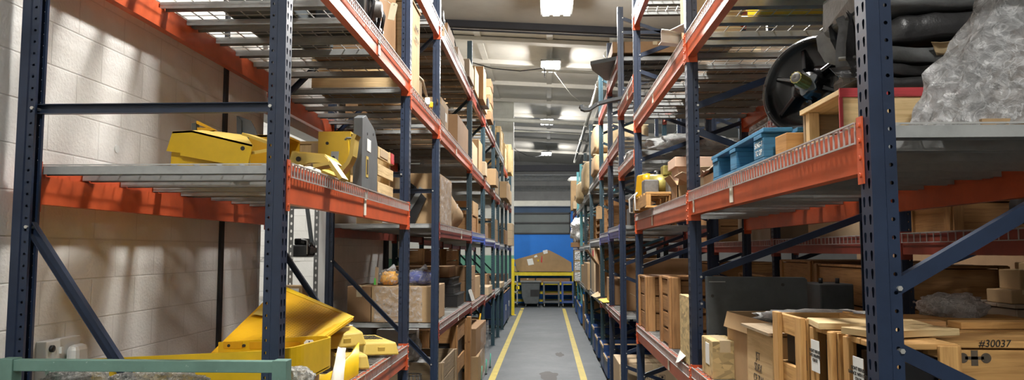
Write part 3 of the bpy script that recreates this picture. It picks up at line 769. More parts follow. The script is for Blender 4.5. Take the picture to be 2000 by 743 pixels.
# ------------------------------------------------------------------ kit for goods
F_, TH_, PS_ = 1500.0, math.atan(118.5 / 1500), R(2.626)
def pt(px, py, Y):
    """the point of the hall at distance Y down the aisle that was measured at this place of the survey photo"""
    x = (px - 1000) / F_; y = -(py - 371.5) / F_
    f = math.cos(TH_) - y * math.sin(TH_); z = math.sin(TH_) + y * math.cos(TH_)
    X = x * math.cos(PS_) - f * math.sin(PS_); Yd = x * math.sin(PS_) + f * math.cos(PS_)
    t = Y / Yd
    return Vector((X * t, Y, CZ + z * t))
def carton(lb, x0, x1, y0, y1, z0, z1, mat='card', seam=True, group=None, rz=0, papers=(), name='carton', cat='box', flaps=0, bevel=0.006):
    """closed cardboard box; papers = (face, u, v, w, h, material) with face in 'F' (near), 'A' (towards -x), 'B' (towards +x)"""
    cx, cy = (x0 + x1) / 2, (y0 + y1) / 2
    w, d, h = abs(x1 - x0), abs(y1 - y0), z1 - z0
    t = thing(name, lb, cat, (cx, cy, z0), rz, group)
    if flaps:
        th = 0.008
        b = MB().bb(-w / 2, w / 2, -d / 2, -d / 2 + th, 0, h).bb(-w / 2, w / 2, d / 2 - th, d / 2, 0, h).bb(-w / 2, -w / 2 + th, -d / 2, d / 2, 0, h).bb(w / 2 - th, w / 2, -d / 2, d / 2, 0, h).bb(-w / 2, w / 2, -d / 2, d / 2, 0, th)
        b.build('body', M[mat], t)
        fl = min(w, d) * 0.35
        for (ax, sg) in (('x', -1), ('x', 1), ('y', -1), ('y', 1)):
            a = R(random.uniform(25, 70)) * sg
            if ax == 'x':
                m = Matrix.Rotation(-a, 3, 'Y'); c = Vector((sg * w / 2, 0, h)) + m @ Vector((0, 0, fl / 2))
                c = Vector((sg * (w / 2 + abs(math.sin(a)) * fl / 2), 0, h + math.cos(a) * fl / 2))
                MB().box(c, (0.005, d * 0.96, fl), Matrix.Rotation(a, 3, 'Y')).build('flap', M[mat], t)
            else:
                c = Vector((0, sg * (d / 2 + abs(math.sin(a)) * fl / 2), h + math.cos(a) * fl / 2))
                MB().box(c, (w * 0.96, 0.005, fl), Matrix.Rotation(-a, 3, 'X')).build('flap', M[mat], t)
    else:
        MB().bb(-w / 2, w / 2, -d / 2, d / 2, 0, h).build('body', M[mat], t, bevel=bevel)
        if seam:
            s = 0.03
            if w >= d:
                MB().bb(-w / 2 - 0.001, w / 2 + 0.001, -s, s, h - 0.003, h + 0.001).bb(-w / 2 - 0.0012, -w / 2 + 0.002, -s, s, h * 0.75, h).bb(w / 2 - 0.002, w / 2 + 0.0012, -s, s, h * 0.75, h).build('packing_tape', M['tape_brown'], t)
            else:
                MB().bb(-s, s, -d / 2 - 0.001, d / 2 + 0.001, h - 0.003, h + 0.001).bb(-s, s, -d / 2 - 0.0012, -d / 2 + 0.002, h * 0.7, h).build('packing_tape', M['tape_brown'], t)
    for (f, u, v, pw, ph, pm) in papers:
        if f == 'F': MB().box((u, -d / 2 - 0.001, v), (pw, 0.003, ph)).build('paper_label', M[pm], t)
        elif f == 'A': MB().box((-w / 2 - 0.001, u, v), (0.003, pw, ph)).build('paper_label', M[pm], t)
        else: MB().box((w / 2 + 0.001, u, v), (0.003, pw, ph)).build('paper_label', M[pm], t)
    return t
def crate(lb, x0, x1, y0, y1, z0, z1, mat='pine', group=None, nb=3, gap=0.012, lid=True, posts=True, th=0.02, rz=0, skids=0.0, name='wooden_crate', windows=False):
    """boarded crate: each wall a part of boards, corner posts, lid"""
    cx, cy = (x0 + x1) / 2, (y0 + y1) / 2; w, d = x1 - x0, y1 - y0
    t = thing(name, lb, 'crate', (cx, cy, z0), rz, group)
    h = z1 - z0 - skids
    def boards(face):
        b = MB(); bh = (h - (th if lid else 0)) / nb
        for k in range(nb):
            if windows and k % 2 == 1 : continue
            za, zb = skids + k * bh + gap / 2, skids + (k + 1) * bh - gap / 2
            if face == 'near': b.bb(-w / 2, w / 2, -d / 2, -d / 2 + th, za, zb)
            elif face == 'far': b.bb(-w / 2, w / 2, d / 2 - th, d / 2, za, zb)
            elif face == 'left': b.bb(-w / 2, -w / 2 + th, -d / 2 + th, d / 2 - th, za, zb)
            else: b.bb(w / 2 - th, w / 2, -d / 2 + th, d / 2 - th, za, zb)
        return b
    for f in ('near', 'far', 'left', 'right'): boards(f).build('side_boards', M[mat], t, bevel=0.003)
    if posts:
        pw = min(0.07, w * 0.25)
        for sx in (-1, 1):
            MB().bb(sx * w / 2 - sx * pw, sx * w / 2, -d / 2 - th, -d / 2, skids, skids + h - 0.004).build('corner_batten', M[mat], t, bevel=0.003)
            for sy in (-1, 1):
                pd = min(0.07, d * 0.2)
                MB().bb(sx * (w / 2 + th), sx * w / 2, sy * d / 2 - sy * pd, sy * d / 2, skids, skids + h - 0.004).build('side_batten', M[mat], t, bevel=0.003)
    if lid:
        b = MB(); n = max(2, int(d / 0.14))
        for k in range(n): b.bb(-w / 2 - 0.01, w / 2 + 0.01, -d / 2 + d * k / n + 0.002, -d / 2 + d * (k + 1) / n - 0.002, z1 - z0 - th, z1 - z0 + random.uniform(-.002, .002))
        b.build('lid', M[mat], t, bevel=0.003)
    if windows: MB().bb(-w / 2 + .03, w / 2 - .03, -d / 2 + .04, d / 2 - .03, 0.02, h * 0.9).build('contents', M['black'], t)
    if skids:
        for k in (-1, 0, 1): MB().bb(k * (w / 2 - 0.05) - 0.045, k * (w / 2 - 0.05) + 0.045, -d / 2, d / 2, 0, skids).build('skid', M[mat], t, bevel=0.003)
    return t
def pallet(lb, x0, x1, y0, y1, z0, h=0.125, mat='pine_dark', group=None, along='x'):
    w, d = x1 - x0, y1 - y0
    t = thing('pallet', lb, 'pallet', ((x0 + x1) / 2, (y0 + y1) / 2, z0), 0, group)
    n = 6; b = MB()
    for k in range(n):
        if along == 'x': b.bb(-w / 2, w / 2, -d / 2 + (d - .09) * k / (n - 1), -d / 2 + (d - .09) * k / (n - 1) + .09, h - .02, h)
        else: b.bb(-w / 2 + (w - .09) * k / (n - 1), -w / 2 + (w - .09) * k / (n - 1) + .09, -d / 2, d / 2, h - .02, h)
    b.build('deck_boards', M[mat], t, bevel=0.003)
    b = MB()
    for k in range(3):
        if along == 'x': b.bb(-w / 2, w / 2, -d / 2 + (d - .1) * k / 2, -d / 2 + (d - .1) * k / 2 + .1, 0, .018)
        else: b.bb(-w / 2 + (w - .1) * k / 2, -w / 2 + (w - .1) * k / 2 + .1, -d / 2, d / 2, 0, .018)
    b.build('bottom_boards', M[mat], t, bevel=0.003)
    for k in range(3):
        if along == 'x': MB().bb(-w / 2 + (w - .04) * k / 2, -w / 2 + (w - .04) * k / 2 + .04, -d / 2, d / 2, .018, h - .02).build('stringer', M[mat], t)
        else: MB().bb(-w / 2, w / 2, -d / 2 + (d - .04) * k / 2, -d / 2 + (d - .04) * k / 2 + .04, .018, h - .02).build('stringer', M[mat], t)
    return t
def hang_tag(lb, p, w, h, rot, mat='manila', string=None):
    t = thing('paper_tag', lb, 'tag', p)
    m = MB(); c = w * 0.22
    m.prism([(-w / 2, -h / 2), (w / 2, -h / 2), (w / 2, h / 2 - c), (w / 2 - c, h / 2), (-w / 2 + c, h / 2), (-w / 2, h / 2 - c)], (0, 0.002, 0), (0, 0, 0))
    o = m.build('card', M[mat], t); o.rotation_euler = rot
    e = MB().tube([(0, -0.0015, h * 0.38), (0, 0.0035, h * 0.38)], w * 0.07, 8).build('eyelet', M['ink'], o)
    if string: MB().tube([Vector(s) - Vector(p) for s in string], 0.0015, 5).build('string', M['wire'], t)
    return t
def solid(name, lb, cat, mb, mat, group=None, bevel=0, loc=None):
    o = mb.build(name, M[mat], None, bevel=bevel); tag(o, lb, cat, group); return o
def poly_prism(pix, Y, dY):
    """outline measured at distance Y, swept dY down the aisle"""
    P = [pt(a, b, Y) for a, b in pix]
    return MB().prism([(p.x, p.z) for p in P], (0, dY, 0), (0, Y, 0))
def quad_sheet(a, b, c, d, th, nu=1, nv=1, wob=0.0, seed=0):
    """sheet between four corners with thickness th; a-b one edge, d-c the opposite"""
    a, b, c, d = Vector(a), Vector(b), Vector(c), Vector(d)
    n = (b - a).cross(d - a).normalized()
    m = MB()
    def f(off):
        def g(u, v):
            p = (a * (1 - u) + b * u) * (1 - v) + (d * (1 - u) + c * u) * v
            if wob: p = p + n * wob * noise.noise(Vector((u * 4 + seed, v * 4, seed)))
            return p + n * off
        return g
    m.grid(f(0), nu, nv, smooth=bool(wob)); m.grid(f(th), nu, nv, smooth=bool(wob))
    for (s0, s1) in (((0, 0), (1, 0)), ((1, 0), (1, 1)), ((1, 1), (0, 1)), ((0, 1), (0, 0))):
        k = max(nu, nv)
        for i in range(k):
            q = [(s0[0] + (s1[0] - s0[0]) * j / k, s0[1] + (s1[1] - s0[1]) * j / k) for j in (i, i + 1)]
            o = m.pts([f(0)(*q[0]), f(0)(*q[1]), f(th)(*q[1]), f(th)(*q[0])]); m.face([o, o + 1, o + 2, o + 3])
    return m
# ================================================================== LEFT ROW, nearest bay
Z1, Z2, Z3 = 1.229, 2.347, 3.409
# --- head height: yellow machine covers
t = thing('machine_cover', 'long yellow steel cover with a dark bracket on the left head height deck', 'machine part', pt(420, 316, 3.8))
O = t.location
def rel(m): m.v = [tuple(Vector(p) - O) for p in m.v]; return m
ZB = Z2 + 0.004
m = poly_prism([(325, 295), (337, 257), (375, 255), (493, 283), (480, 338), (455, 338), (436, 319), (352, 304), (352, 299)], 3.8, 0.012); rel(m).build('side_panel', M['yellow'], t)
a = [pt(337, 257, 3.8), pt(375, 255, 3.8), pt(493, 283, 3.8)]; b = [pt(350, 256, 4.15), pt(402, 254, 4.15), pt(480, 264, 4.15)]
m = MB()
for (p, q, r, s) in ((a[0], a[1], b[1], b[0]), (a[1], a[2], b[2], b[1])):
    k = m.pts([p, q, r, s, p - Vector((0, 0, .01)), q - Vector((0, 0, .01)), r - Vector((0, 0, .01)), s - Vector((0, 0, .01))])
    for f in ((0, 1, 2, 3), (7, 6, 5, 4), (0, 4, 5, 1), (1, 5, 6, 2), (2, 6, 7, 3), (3, 7, 4, 0)): m.face([k + i for i in f])
rel(m).build('top_panel', M['yellow_dull'], t)
m = poly_prism([(335, 297), (352, 298), (352, 304), (436, 319), (480, 339), (332, 339)], 3.84, 0.05); rel(m).build('lower_flange', M['yellow'], t)
m = poly_prism([(350, 256), (480, 264), (492, 350), (345, 350)], 4.14, 0.012); rel(m).build('back_panel', M['yellow_dull'], t)
m = MB().beam(pt(484, 264, 4.15), pt(535, 282, 4.1), 0.10, 0.014).beam(pt(486, 300, 3.85), pt(545, 290, 4.0), 0.10, 0.014); rel(m).build('arm', M['yellow_dull'], t)
m = poly_prism([(374, 241), (383, 240), (383, 258), (374, 257)], 4.05, 0.04); rel(m).build('bracket', M['charcoal'], t)
m = poly_prism([(383, 237), (385, 236), (421, 254), (385, 259), (385, 249), (403, 250), (384, 242)], 4.05, 0.03); rel(m).build('fin', M['yellow_deep'], t)
m = MB().tube([pt(474, 290, 3.799) - Vector((0, .002, 0)), pt(474, 290, 3.799) + Vector((0, .001, 0))], 0.011, 14); rel(m).build('bolt_hole', M['ink'], t)

t = thing('steel_bracket', 'grey folded steel plate with a pointed top, leaning near the wall beyond the yellow cover', 'machine part', pt(480, 300, 4.75))
O = t.location
rel(poly_prism([(462, 226), (471, 235), (472, 369), (462, 369)], 4.70, 0.02)).build('end_flange', M['charcoal'], t)
rel(poly_prism([(464, 226), (490, 236), (497, 250), (502, 263), (502, 369), (473, 369), (472, 237)], 4.72, 0.012)).build('plate', M['greysteel'], t)
t = thing('machine_cover', 'squarish yellow cover seen behind the nearest post on the head height deck', 'machine part', pt(520, 315, 4.55)); O = t.location
rel(poly_prism([(487, 264), (560, 263), (562, 363), (482, 363)], 4.5, 0.014)).build('front_panel', M['yellow_deep'], t)
rel(MB().bb(pt(487, 264, 4.5).x, pt(560, 264, 4.5).x, 4.5, 4.75, pt(520, 264, 4.5).z - 0.012, pt(520, 264, 4.5).z)).build('top_panel', M['yellow_deep'], t)
rel(MB().bb(pt(487, 264, 4.5).x, pt(560, 264, 4.5).x, 4.74, 4.75, Z2 + .004, pt(520, 264, 4.5).z - .012)).build('back_panel', M['yellow_deep'], t)

t = thing('folded_bracket', 'yellow folded bracket with one round hole at the front edge beside the white tags', 'machine part', pt(610, 340, 3.9)); O = t.location
def fold(pix, Y, dY, th=0.008):
    P = [pt(a, b, Y) for a, b in pix]
    return MB().strip([(p.x, p.z) for p in P], (0, dY, 0), th, (0, Y, 0))
rel(poly_prism([(556, 338), (570, 298), (633, 304), (641, 312), (642, 318), (605, 318), (592, 322), (586, 338)], 3.85, 0.02)).build('face_plate', M['yellow_dull'], t)
rel(fold([(570, 298), (633, 304), (643, 317)], 3.87, 0.22)).build('top_fold', M['yellow_dull'], t)
rel(fold([(612, 328), (642, 322), (662, 352)], 3.80, 0.12, 0.02)).build('lower_fold', M['yellow_dull'], t)
rel(MB().tube([pt(583, 311, 3.848) - Vector((0, .003, 0)), pt(583, 311, 3.85)], 0.013, 14)).build('bolt_hole', M['ink'], t)

t = crate('small pale wooden box with black marker letters between the yellow brackets', *[pt(577, 0, 5.0).x, pt(636, 0, 5.0).x], 5.0, 5.3, Z2, pt(600, 276, 5.0).z, 'pine_pale', nb=1, posts=False, name='wooden_box')
text('marking', 'HC', 0.07, M['ink'], t, (0.02, -0.152, 0.10), (R(90), 0, 0), shear=0.3)
carton('small perforated cream tray on the pale wooden box', pt(617, 0, 4.9).x, pt(640, 0, 4.9).x, 4.86, 4.98, Z2, pt(617, 282, 4.9).z, 'card_pale', seam=False, name='tray', cat='tray')

t = thing('yellow_cabinet_panel', 'upright yellow steel panel with a bare grey square and two holes', 'machine part', pt(657, 345, 4.72)); O = t.location
x0, x1 = pt(627, 0, 4.72).x, pt(689, 0, 4.72).x; zt = pt(657, 257, 4.72).z
rel(MB().bb(x0, x1, 4.72, 4.735, Z2 + .002, zt)).build('face', M['yellow'], t)
rel(MB().bb(x0, x1, 4.735, 4.85, zt - .012, zt)).build('top_flange', M['yellow_dull'], t)
rel(MB().bb(x0, x0 + .012, 4.735, 4.85, Z2 + .002, zt - .012)).build('side_flange', M['yellow_dull'], t)
rel(poly_prism([(647, 296), (662, 296), (660, 317), (645, 316)], 4.718, 0.004)).build('bare_patch', M['galv'], t)
for (a, b) in ((639, 280), (651, 308)): rel(MB().tube([pt(a, b, 4.714), pt(a, b, 4.720)], 0.010, 12)).build('bolt_hole', M['ink'], t)
m = MB().tube([pt(688, 270, 4.66), pt(677, 270, 4.66), pt(675, 272, 4.66), pt(675, 283, 4.66)], 0.007, 8); rel(m).build('hook', M['iron'], t)

t = thing('curved_guard', 'curved dusty yellow guard leaning against the tall grey plate', 'machine part', pt(668, 345, 4.25)); O = t.location
prof = [(694, 263), (690, 272), (688, 290), (686, 305), (680, 318), (668, 332), (655, 345)]
P = [pt(a, b, 4.3) for a, b in prof]
rel(MB().strip([(p.x, p.z) for p in P], (0, 0.1, 0), 0.022, (0, 4.25, 0))).build('curved_rail', M['yellow_dull'], t)
rel(MB().beam(pt(632, 333, 4.3), pt(664, 347, 4.25), 0.09, 0.012)).build('foot', M['yellow_dull'], t)
rel(MB().beam(pt(676, 275, 4.42), pt(678, 318, 4.42), 0.03, 0.03, (0, 1, 0))).build('inner_rail', M['yellow'], t)

t = thing('steel_slab', 'tall charcoal steel slab with clipped top corners, upright at the deck edge', 'steel plate', (-1.13, 4.75, Z2)); O = t.location
prof = [(4.53, Z2 + .002), (4.95, Z2 + .002), (4.95, 2.655), (4.86, 2.745), (4.62, 2.80), (4.53, 2.77)]
m = MB().prism(prof, (-0.055, 0, 0), (-1.108, 0, 0), (0, 1, 0)); rel(m).build('plate', M['greysteel'], t, bevel=0.004)
rel(MB().bb(-1.109, -1.106, 4.65, 4.75, 2.585, 2.66)).build('paper_label', M['paper'], t)
rel(MB().bb(-1.109, -1.106, 4.63, 4.69, 2.42, 2.55)).build('data_label', M['yellow_dull'], t)
rel(MB().bb(-1.1055, -1.104, 4.645, 4.675, 2.44, 2.53)).build('print', M['ink'], t)
for z in (2.69, 2.71): 
    rel(MB().tube([(-1.1085, 4.66 + (z - 2.69) * 8, z), (-1.1065, 4.66 + (z - 2.69) * 8, z)], 0.009, 10)).build('bolt_hole', M['ink'], t)

t = thing('wooden_crate', 'open pale slatted crate with a red tag beyond the tall charcoal slab', 'crate', (-1.3, 5.25, Z2)); O = t.location
for z in (2.35, 2.47, 2.585):
    rel(MB().bb(-1.135, -1.115, 5.0, 5.5, z, z + .075)).build('slat', M['pine_pale'], t, bevel=.002)
    rel(MB().bb(-1.42, -1.137, 5.0, 5.02, z, z + .075)).build('slat', M['pine_pale'], t, bevel=.002)
for y in (5.02, 5.46): rel(MB().bb(-1.16, -1.137, y, y + .04, Z2 + .002, 2.68)).build('corner_post', M['pine_pale'], t)
rel(MB().bb(-1.42, -1.40, 5.02, 5.5, Z2 + .002, 2.66)).build('back_board', M['pine_pale'], t)
rel(MB().bb(-1.40, -1.16, 5.48, 5.5, Z2 + .002, 2.66)).build('end_board', M['pine_pale'], t)
rel(MB().bb(-1.115, -1.110, 5.40, 5.5, 2.59, 2.665)).build('red_tag', M['red'], t)
rel(MB().bb(-1.115, -1.112, 5.05, 5.30, 2.60, 2.65)).build('print', M['card_pale'], t)
hang_tag('manila tag lying flat at the front corner of the head height deck', pt(577, 326, 3.65), 0.075, 0.06, (R(-62), 0, R(15)))
hang_tag('longer manila tag lying over the beam beside the round hole bracket', pt(608, 334, 3.7), 0.10, 0.07, (R(-60), R(20), R(-10)))

# --- upper level: goods mostly above the picture
def engine(lb, x, y, z, sc=1.0, mat='black', seed=1, name='machine_unit'):
    t = thing(name, lb, 'machine part', (x, y, z)); rnd = random.Random(seed)
    MB().bb(-.16 * sc, .16 * sc, -.2 * sc, .2 * sc, .0, .22 * sc).build('housing', M[mat], t, bevel=.012)
    MB().bb(-.12 * sc, .10 * sc, -.16 * sc, .12 * sc, .22 * sc, .34 * sc).build('upper_housing', M['gloss_black'], t, bevel=.012)
    for k in range(4):
        y0 = (-.16 + .1 * k) * sc
        MB().tube([(.17 * sc, y0, .03 * sc), (.19 * sc, y0, .15 * sc), (.14 * sc, y0 + .02, .27 * sc)], .012 * sc, 8).build('hose', M['black'], t)
    MB().lathe([(0, .0), (0, .07 * sc), (.03, .07 * sc), (.03, .05 * sc), (.07, .05 * sc), (.07, 0)], (.16 * sc, -.1 * sc, .12 * sc), (.5, -.1 * sc, .12 * sc), 16).build('pulley', M['iron'], t)
    MB().tube([(.15 * sc, -.21 * sc, .05 * sc), (.15 * sc, -.21 * sc, .3 * sc), (0.02, -.21 * sc, .33 * sc)], .008, 8).build('pipe', M['galv'], t)
    for k in range(3): MB().tube([(.16 * sc, (.05 + .05 * k) * sc, .05), (.185 * sc, (.05 + .05 * k) * sc, .05)], .011, 6).build('bolt', M['bolt'], t)
    return t
engine('black engine unit with hoses at the front edge of the upper level', -1.31, 4.95, Z3, 1.05, seed=4)
carton('brown wooden-look carton behind the hanging manila tag on the upper level', -1.75, -1.2, 5.35, 5.95, Z3, 4.15, 'card_dark')
carton('dark case in the middle of the nearest upper deck', -1.95, -1.52, 4.45, 5.32, Z3, 3.85, 'charcoal', seam=False, name='steel_case', cat='case')
hang_tag('manila tag hanging by a string above the nearest upper beam', pt(767, 22, 5.3), 0.05, 0.125, (0, R(12), 0), string=[pt(764, 8, 5.3), pt(758, 3, 5.32), pt(750, 0, 5.35)])

# --- waist height: yellow hoods, trays and vents
t = thing('yellow_hood', 'large yellow perforated hood panel propped up behind the nearest post', 'machine part', pt(560, 640, 4.3)); O = t.location
A, B, C_, D = pt(412, 690, 4.10), pt(545, 560, 5.0), pt(690, 621, 5.0), pt(612, 676, 4.12)
rel(quad_sheet(A, B, C_, D, 0.014, 6, 6)).build('panel', M['yellow_deep'], t)
def bil(u, v): return (A * (1 - u) + B * u) * (1 - v) + (D * (1 - u) + C_ * u) * v
nrm = (B - A).cross(D - A).normalized()
if nrm.y > 0: nrm = -nrm
rel(quad_sheet(bil(.05, .86) + nrm * .004, bil(.97, .86) + nrm * .004, bil(.985, .985) + nrm * .004, bil(.02, .985) + nrm * .004, .004)).build('edge_flange', M['yellow'], t)
rel(quad_sheet(bil(.975, .0) + nrm * .003, bil(1.03, .0) + nrm * .003, bil(1.03, 1.0) + nrm * .003, bil(.975, 1.0) + nrm * .003, .006)).build('top_lip', M['yellow'], t)
m = MB(); uu = (bil(.9, .5) - bil(.1, .5)).normalized(); vv = (bil(.5, .8) - bil(.5, .3)).normalized()
for i in range(26):
    for j in range(14):
        u, v = .10 + .84 * i / 26 + (.016 if j % 2 else 0), .36 + .46 * j / 14
        p = bil(u, v) + nrm * .0035
        k = m.pts([p - uu * .007, p - vv * .004, p + uu * .007, p + vv * .004]); m.face([k, k + 1, k + 2, k + 3])
o = rel(m).build('perforations', M['perf'], t); o['kind'] = 'stuff'
p = bil(.62, .10) + nrm * .006
m = MB(); k = m.pts([p - uu * .11 - vv * .03, p + uu * .05 - vv * .03, p + uu * .05 + vv * .03, p - uu * .11 + vv * .03]); m.face([k, k + 1, k + 2, k + 3])
rel(m).build('latch_recess', M['yellow_dull'], t)
rel(MB().beam(p + uu * .06 - vv * .02, p + uu * .06 + vv * .035, .03, .01, nrm)).build('latch', M['ink'], t)

t = thing('yellow_fender', 'long yellow tub-shaped fender in front of the perforated hood panel', 'machine part', (-1.6, 3.6, 1.42)); O = t.location
def ring(x0, x1, y0, y1, r, z, n=8, xb=None):
    pts = [(x0, y0)]
    for (cx, cy, a0) in ((x1 - r, y0 + r, -90), (x1 - r, y1 - r, 0)):
        for k in range(n + 1):
            a = R(a0 + 90 * k / n); pts.append((cx + r * math.cos(a), cy + r * math.sin(a)))
    pts.append((x0 if xb is None else xb, y1))
    return pts
rg = ring(-1.98, -1.10, 3.30, 4.05, .17, 0, xb=-1.74)
P = [Vector((a, b)) for a, b in rg]
m = MB(); n = len(rg)
def top(i): 
    x, y = rg[i]; f = (x + 1.98) / .88
    return 1.50 + .045 * f if y < 3.6 else 1.47 + 0.06 * f
inn = []
for i in range(n):
    tn = (P[min(i + 1, n - 1)] - P[max(i - 1, 0)]).normalized(); inn.append(P[i] + Vector((-tn.y, tn.x)) * .012)
k = m.pts([(a, b, 1.385) for a, b in rg] + [(rg[i][0], rg[i][1], top(i)) for i in range(n)] + [(inn[i].x, inn[i].y, top(i)) for i in range(n)] + [(inn[i].x, inn[i].y, 1.385) for i in range(n)])
for i in range(n - 1):
    for q in range(3): m.face([k + q * n + i, k + q * n + i + 1, k + (q + 1) * n + i + 1, k + (q + 1) * n + i])
rel(m).build('rim_wall', M['yellow'], t)
m = MB().prism([(a, b) for a, b in rg], (0, 0, .012), (0, 0, 1.378), (1, 0, 0), (0, 1, 0)); rel(m).build('floor_pan', M['yellow'], t)
rel(MB().bb(-1.30, -1.19, 3.292, 3.300, 1.395, 1.50)).build('patch_plate', M['yellow'], t)
for x in (-1.66, -1.52, -1.35): rel(MB().bb(x - .05, x + .05, 4.03, 4.039, 1.455, 1.49)).build('bracket', M['yellow_deep'], t)
for x in (-1.68, -1.60, -1.45): rel(MB().tube([(x, 4.026, 1.47), (x, 4.04, 1.47)], .008, 10)).build('bolt_hole', M['ink'], t)
# the same fender's supporting pieces below
t = thing('yellow_skirt', 'dark yellow curved skirt underneath the tub-shaped fender', 'machine part', (-1.6, 3.65, Z1)); O = t.location
rg = ring(-1.75, -1.14, 3.5, 3.98, .15, 0)
m = MB(); n = len(rg)
k = m.pts([(a, b, Z1 + .003) for a, b in rg] + [(a, b, 1.372) for a, b in rg]); 
for i in range(n - 1): m.face([k + i, k + i + 1, k + n + i + 1, k + n + i])
rel(m).build('skirt_wall', M['yellow_deep'], t)
rel(MB().prism(rg, (0, 0, .01), (0, 0, 1.362), (1, 0, 0), (0, 1, 0))).build('top_plate', M['yellow_deep'], t)
t = thing('yellow_guard', 'curved yellow guard strip at the beam edge, right of the white paper', 'machine part', (-1.2, 4.5, Z1)); O = t.location
pr = [(-1.42, 4.15), (-1.30, 4.02), (-1.22, 4.0), (-1.16, 4.05), (-1.14, 4.2), (-1.135, 4.45), (-1.13, 4.62)]
hh = [1.40, 1.36, 1.33, 1.32, 1.33, 1.37, 1.42]
m = MB(); n = len(pr)
k = m.pts([(a, b, Z1 + .003) for a, b in pr] + [(pr[i][0], pr[i][1], hh[i]) for i in range(n)] + [(pr[i][0] - .01, pr[i][1] + .012, hh[i]) for i in range(n)] + [(a - .01, b + .012, Z1 + .003) for a, b in pr])
for i in range(n - 1):
    for q in range(3): m.face([k + q * n + i, k + q * n + i + 1, k + (q + 1) * n + i + 1, k + (q + 1) * n + i], None, True)
rel(m).build('guard_wall', M['yellow'], t)
rel(MB().bb(-1.40, -1.20, 4.1, 4.5, Z1 + .003, Z1 + .012)).build('bottom_lip', M['yellow'], t)

def vent(lb, c, w, d, h, rz, tilt, rows, mat='yellow_dull'):
    t = thing('vent_cover', lb, 'machine part', c, 0, None); t.rotation_euler = (tilt[0], tilt[1], rz)
    MB().box((0, 0, h / 2), (w, d, h), None, (.86, .84)).build('shell', M[mat], t, bevel=.012)
    for (ny, y0, y1) in rows:
        for k in range(ny):
            x = -w * .30 + w * .60 * (k + .5) / ny
            MB().box((x, (y0 + y1) / 2 * d, h + .001), (w * .60 / ny * .68, (y1 - y0) * d, .004)).build('slot', M['ink'], t)
    MB().box((0, -d * .46, h * .5), (w * .18, .012, h * .3)).build('clip', M[mat], t)
    return t
V3 = [(6, .12, .19), (6, .02, .09), (6, -.08, -.01), (6, .22, .29)]
vent('yellow vent cover with four rows of slots, farthest of three vent covers', (-1.27, 5.50, Z1 + .03), .28, .40, .085, R(38), (R(4), R(3)), V3)
vent('yellow vent cover with a few slots lying in front of the other two covers', (-1.27, 4.86, Z1 + .02), .22, .32, .085, R(30), (R(3), R(2)), [(3, .20, .30), (2, -.02, .07)])
vent('yellow vent cover resting on top, with a scrap of white film on it', (-1.34, 4.98, Z1 + .15), .24, .36, .085, R(30), (R(5), R(-3)), [(3, .24, .33)])
o = quad_sheet((-1.46, 4.90, 1.488), (-1.30, 4.85, 1.486), (-1.25, 4.94, 1.490), (-1.34, 5.0, 1.494), .002, 4, 4, .012, 3).build('film_scrap', M['paper']); tag(o, 'scrap of white film lying on the upper vent cover', 'film')
o = quad_sheet(pt(660, 678, 4.2), pt(676, 680, 4.2), pt(670, 760, 4.05), pt(642, 765, 4.05), .002, 3, 8, .02, 5).build('paper_sheet', M['paper']); tag(o, 'long white paper sheet hanging down beside the yellow fender', 'paper')
hang_tag('speckled white tag standing in the yellow tub-shaped fender', pt(603, 680, 3.66), .05, .075, (R(-12), 0, R(0)), 'paper')
def bubble(name, lb, c, d, seed, mat='bubble', cat='wrap', amp=.22):
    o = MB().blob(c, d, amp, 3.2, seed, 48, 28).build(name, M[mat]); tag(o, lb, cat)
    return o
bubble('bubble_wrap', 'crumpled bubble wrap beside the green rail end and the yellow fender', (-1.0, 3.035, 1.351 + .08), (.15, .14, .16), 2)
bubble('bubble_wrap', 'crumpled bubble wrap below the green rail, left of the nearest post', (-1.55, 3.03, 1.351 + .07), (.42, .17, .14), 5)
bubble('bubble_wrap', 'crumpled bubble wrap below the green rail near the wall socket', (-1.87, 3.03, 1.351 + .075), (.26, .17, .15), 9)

# --- the green rack stub in front of the nearest post
t = thing('stack_rack', 'sage green steel stack frame in front of the nearest left posts', 'rack', (-1.53, 2.9, 0)); O = t.location
rel(MB().bb(-2.05, -.985, 2.87, 2.91, 1.513, 1.556)).build('top_rail', M['sage'], t, bevel=.003)
for x in (-2.055, -1.0): 
    rel(MB().bb(x - .028, x + .028, 2.862, 2.92, .0, 1.560)).build('upright', M['sage'], t, bevel=.003)
    rel(MB().bb(x - .009, x + .009, 2.860, 2.863, 1.455, 1.475)).build('square_hole', M['ink'], t)
    rel(MB().bb(x - .06, x + .06, 2.83, 2.95, .0, .012)).build('foot_plate', M['sage'], t)
rel(MB().bb(-2.03, -1.02, 2.87, 2.91, .25, .29)).build('bottom_rail', M['sage'], t)
rel(MB().bb(-2.03, -.92, 2.92, 3.12, 1.33, 1.35)).build('shelf', M['sage'], t)
# --- wall fittings near the socket
t = thing('socket_box', 'white electrical box with a black knob on the left wall', 'switch box', (WX, 3.5, 1.3)); O = t.location
rel(MB().bb(WX, WX + .05, 3.44, 3.545, 1.22, 1.555)).build('cover', M['white_plastic'], t, bevel=.004)
rel(MB().lathe([(0, 0), (0, .016), (.012, .016), (.012, 0)], (WX + .05, 3.475, 1.52), (WX + 1, 3.475, 1.52), 16)).build('knob', M['black'], t)
rel(MB().bb(WX + .05, WX + .062, 3.535, 3.55, 1.49, 1.52)).build('latch', M['white_plastic'], t)
t = thing('socket_box', 'white bulged weatherproof enclosure beside the box with the knob', 'switch box', (WX, 3.65, 1.3)); O = t.location
rel(MB().bb(WX, WX + .03, 3.56, 3.73, 1.22, 1.555)).build('back_plate', M['white_plastic'], t, bevel=.004)
rel(MB().box((WX + .065, 3.655, 1.40), (.07, .13, .24), None, (.8, .85))).build('hood', M['white_plastic'], t, bevel=.025)
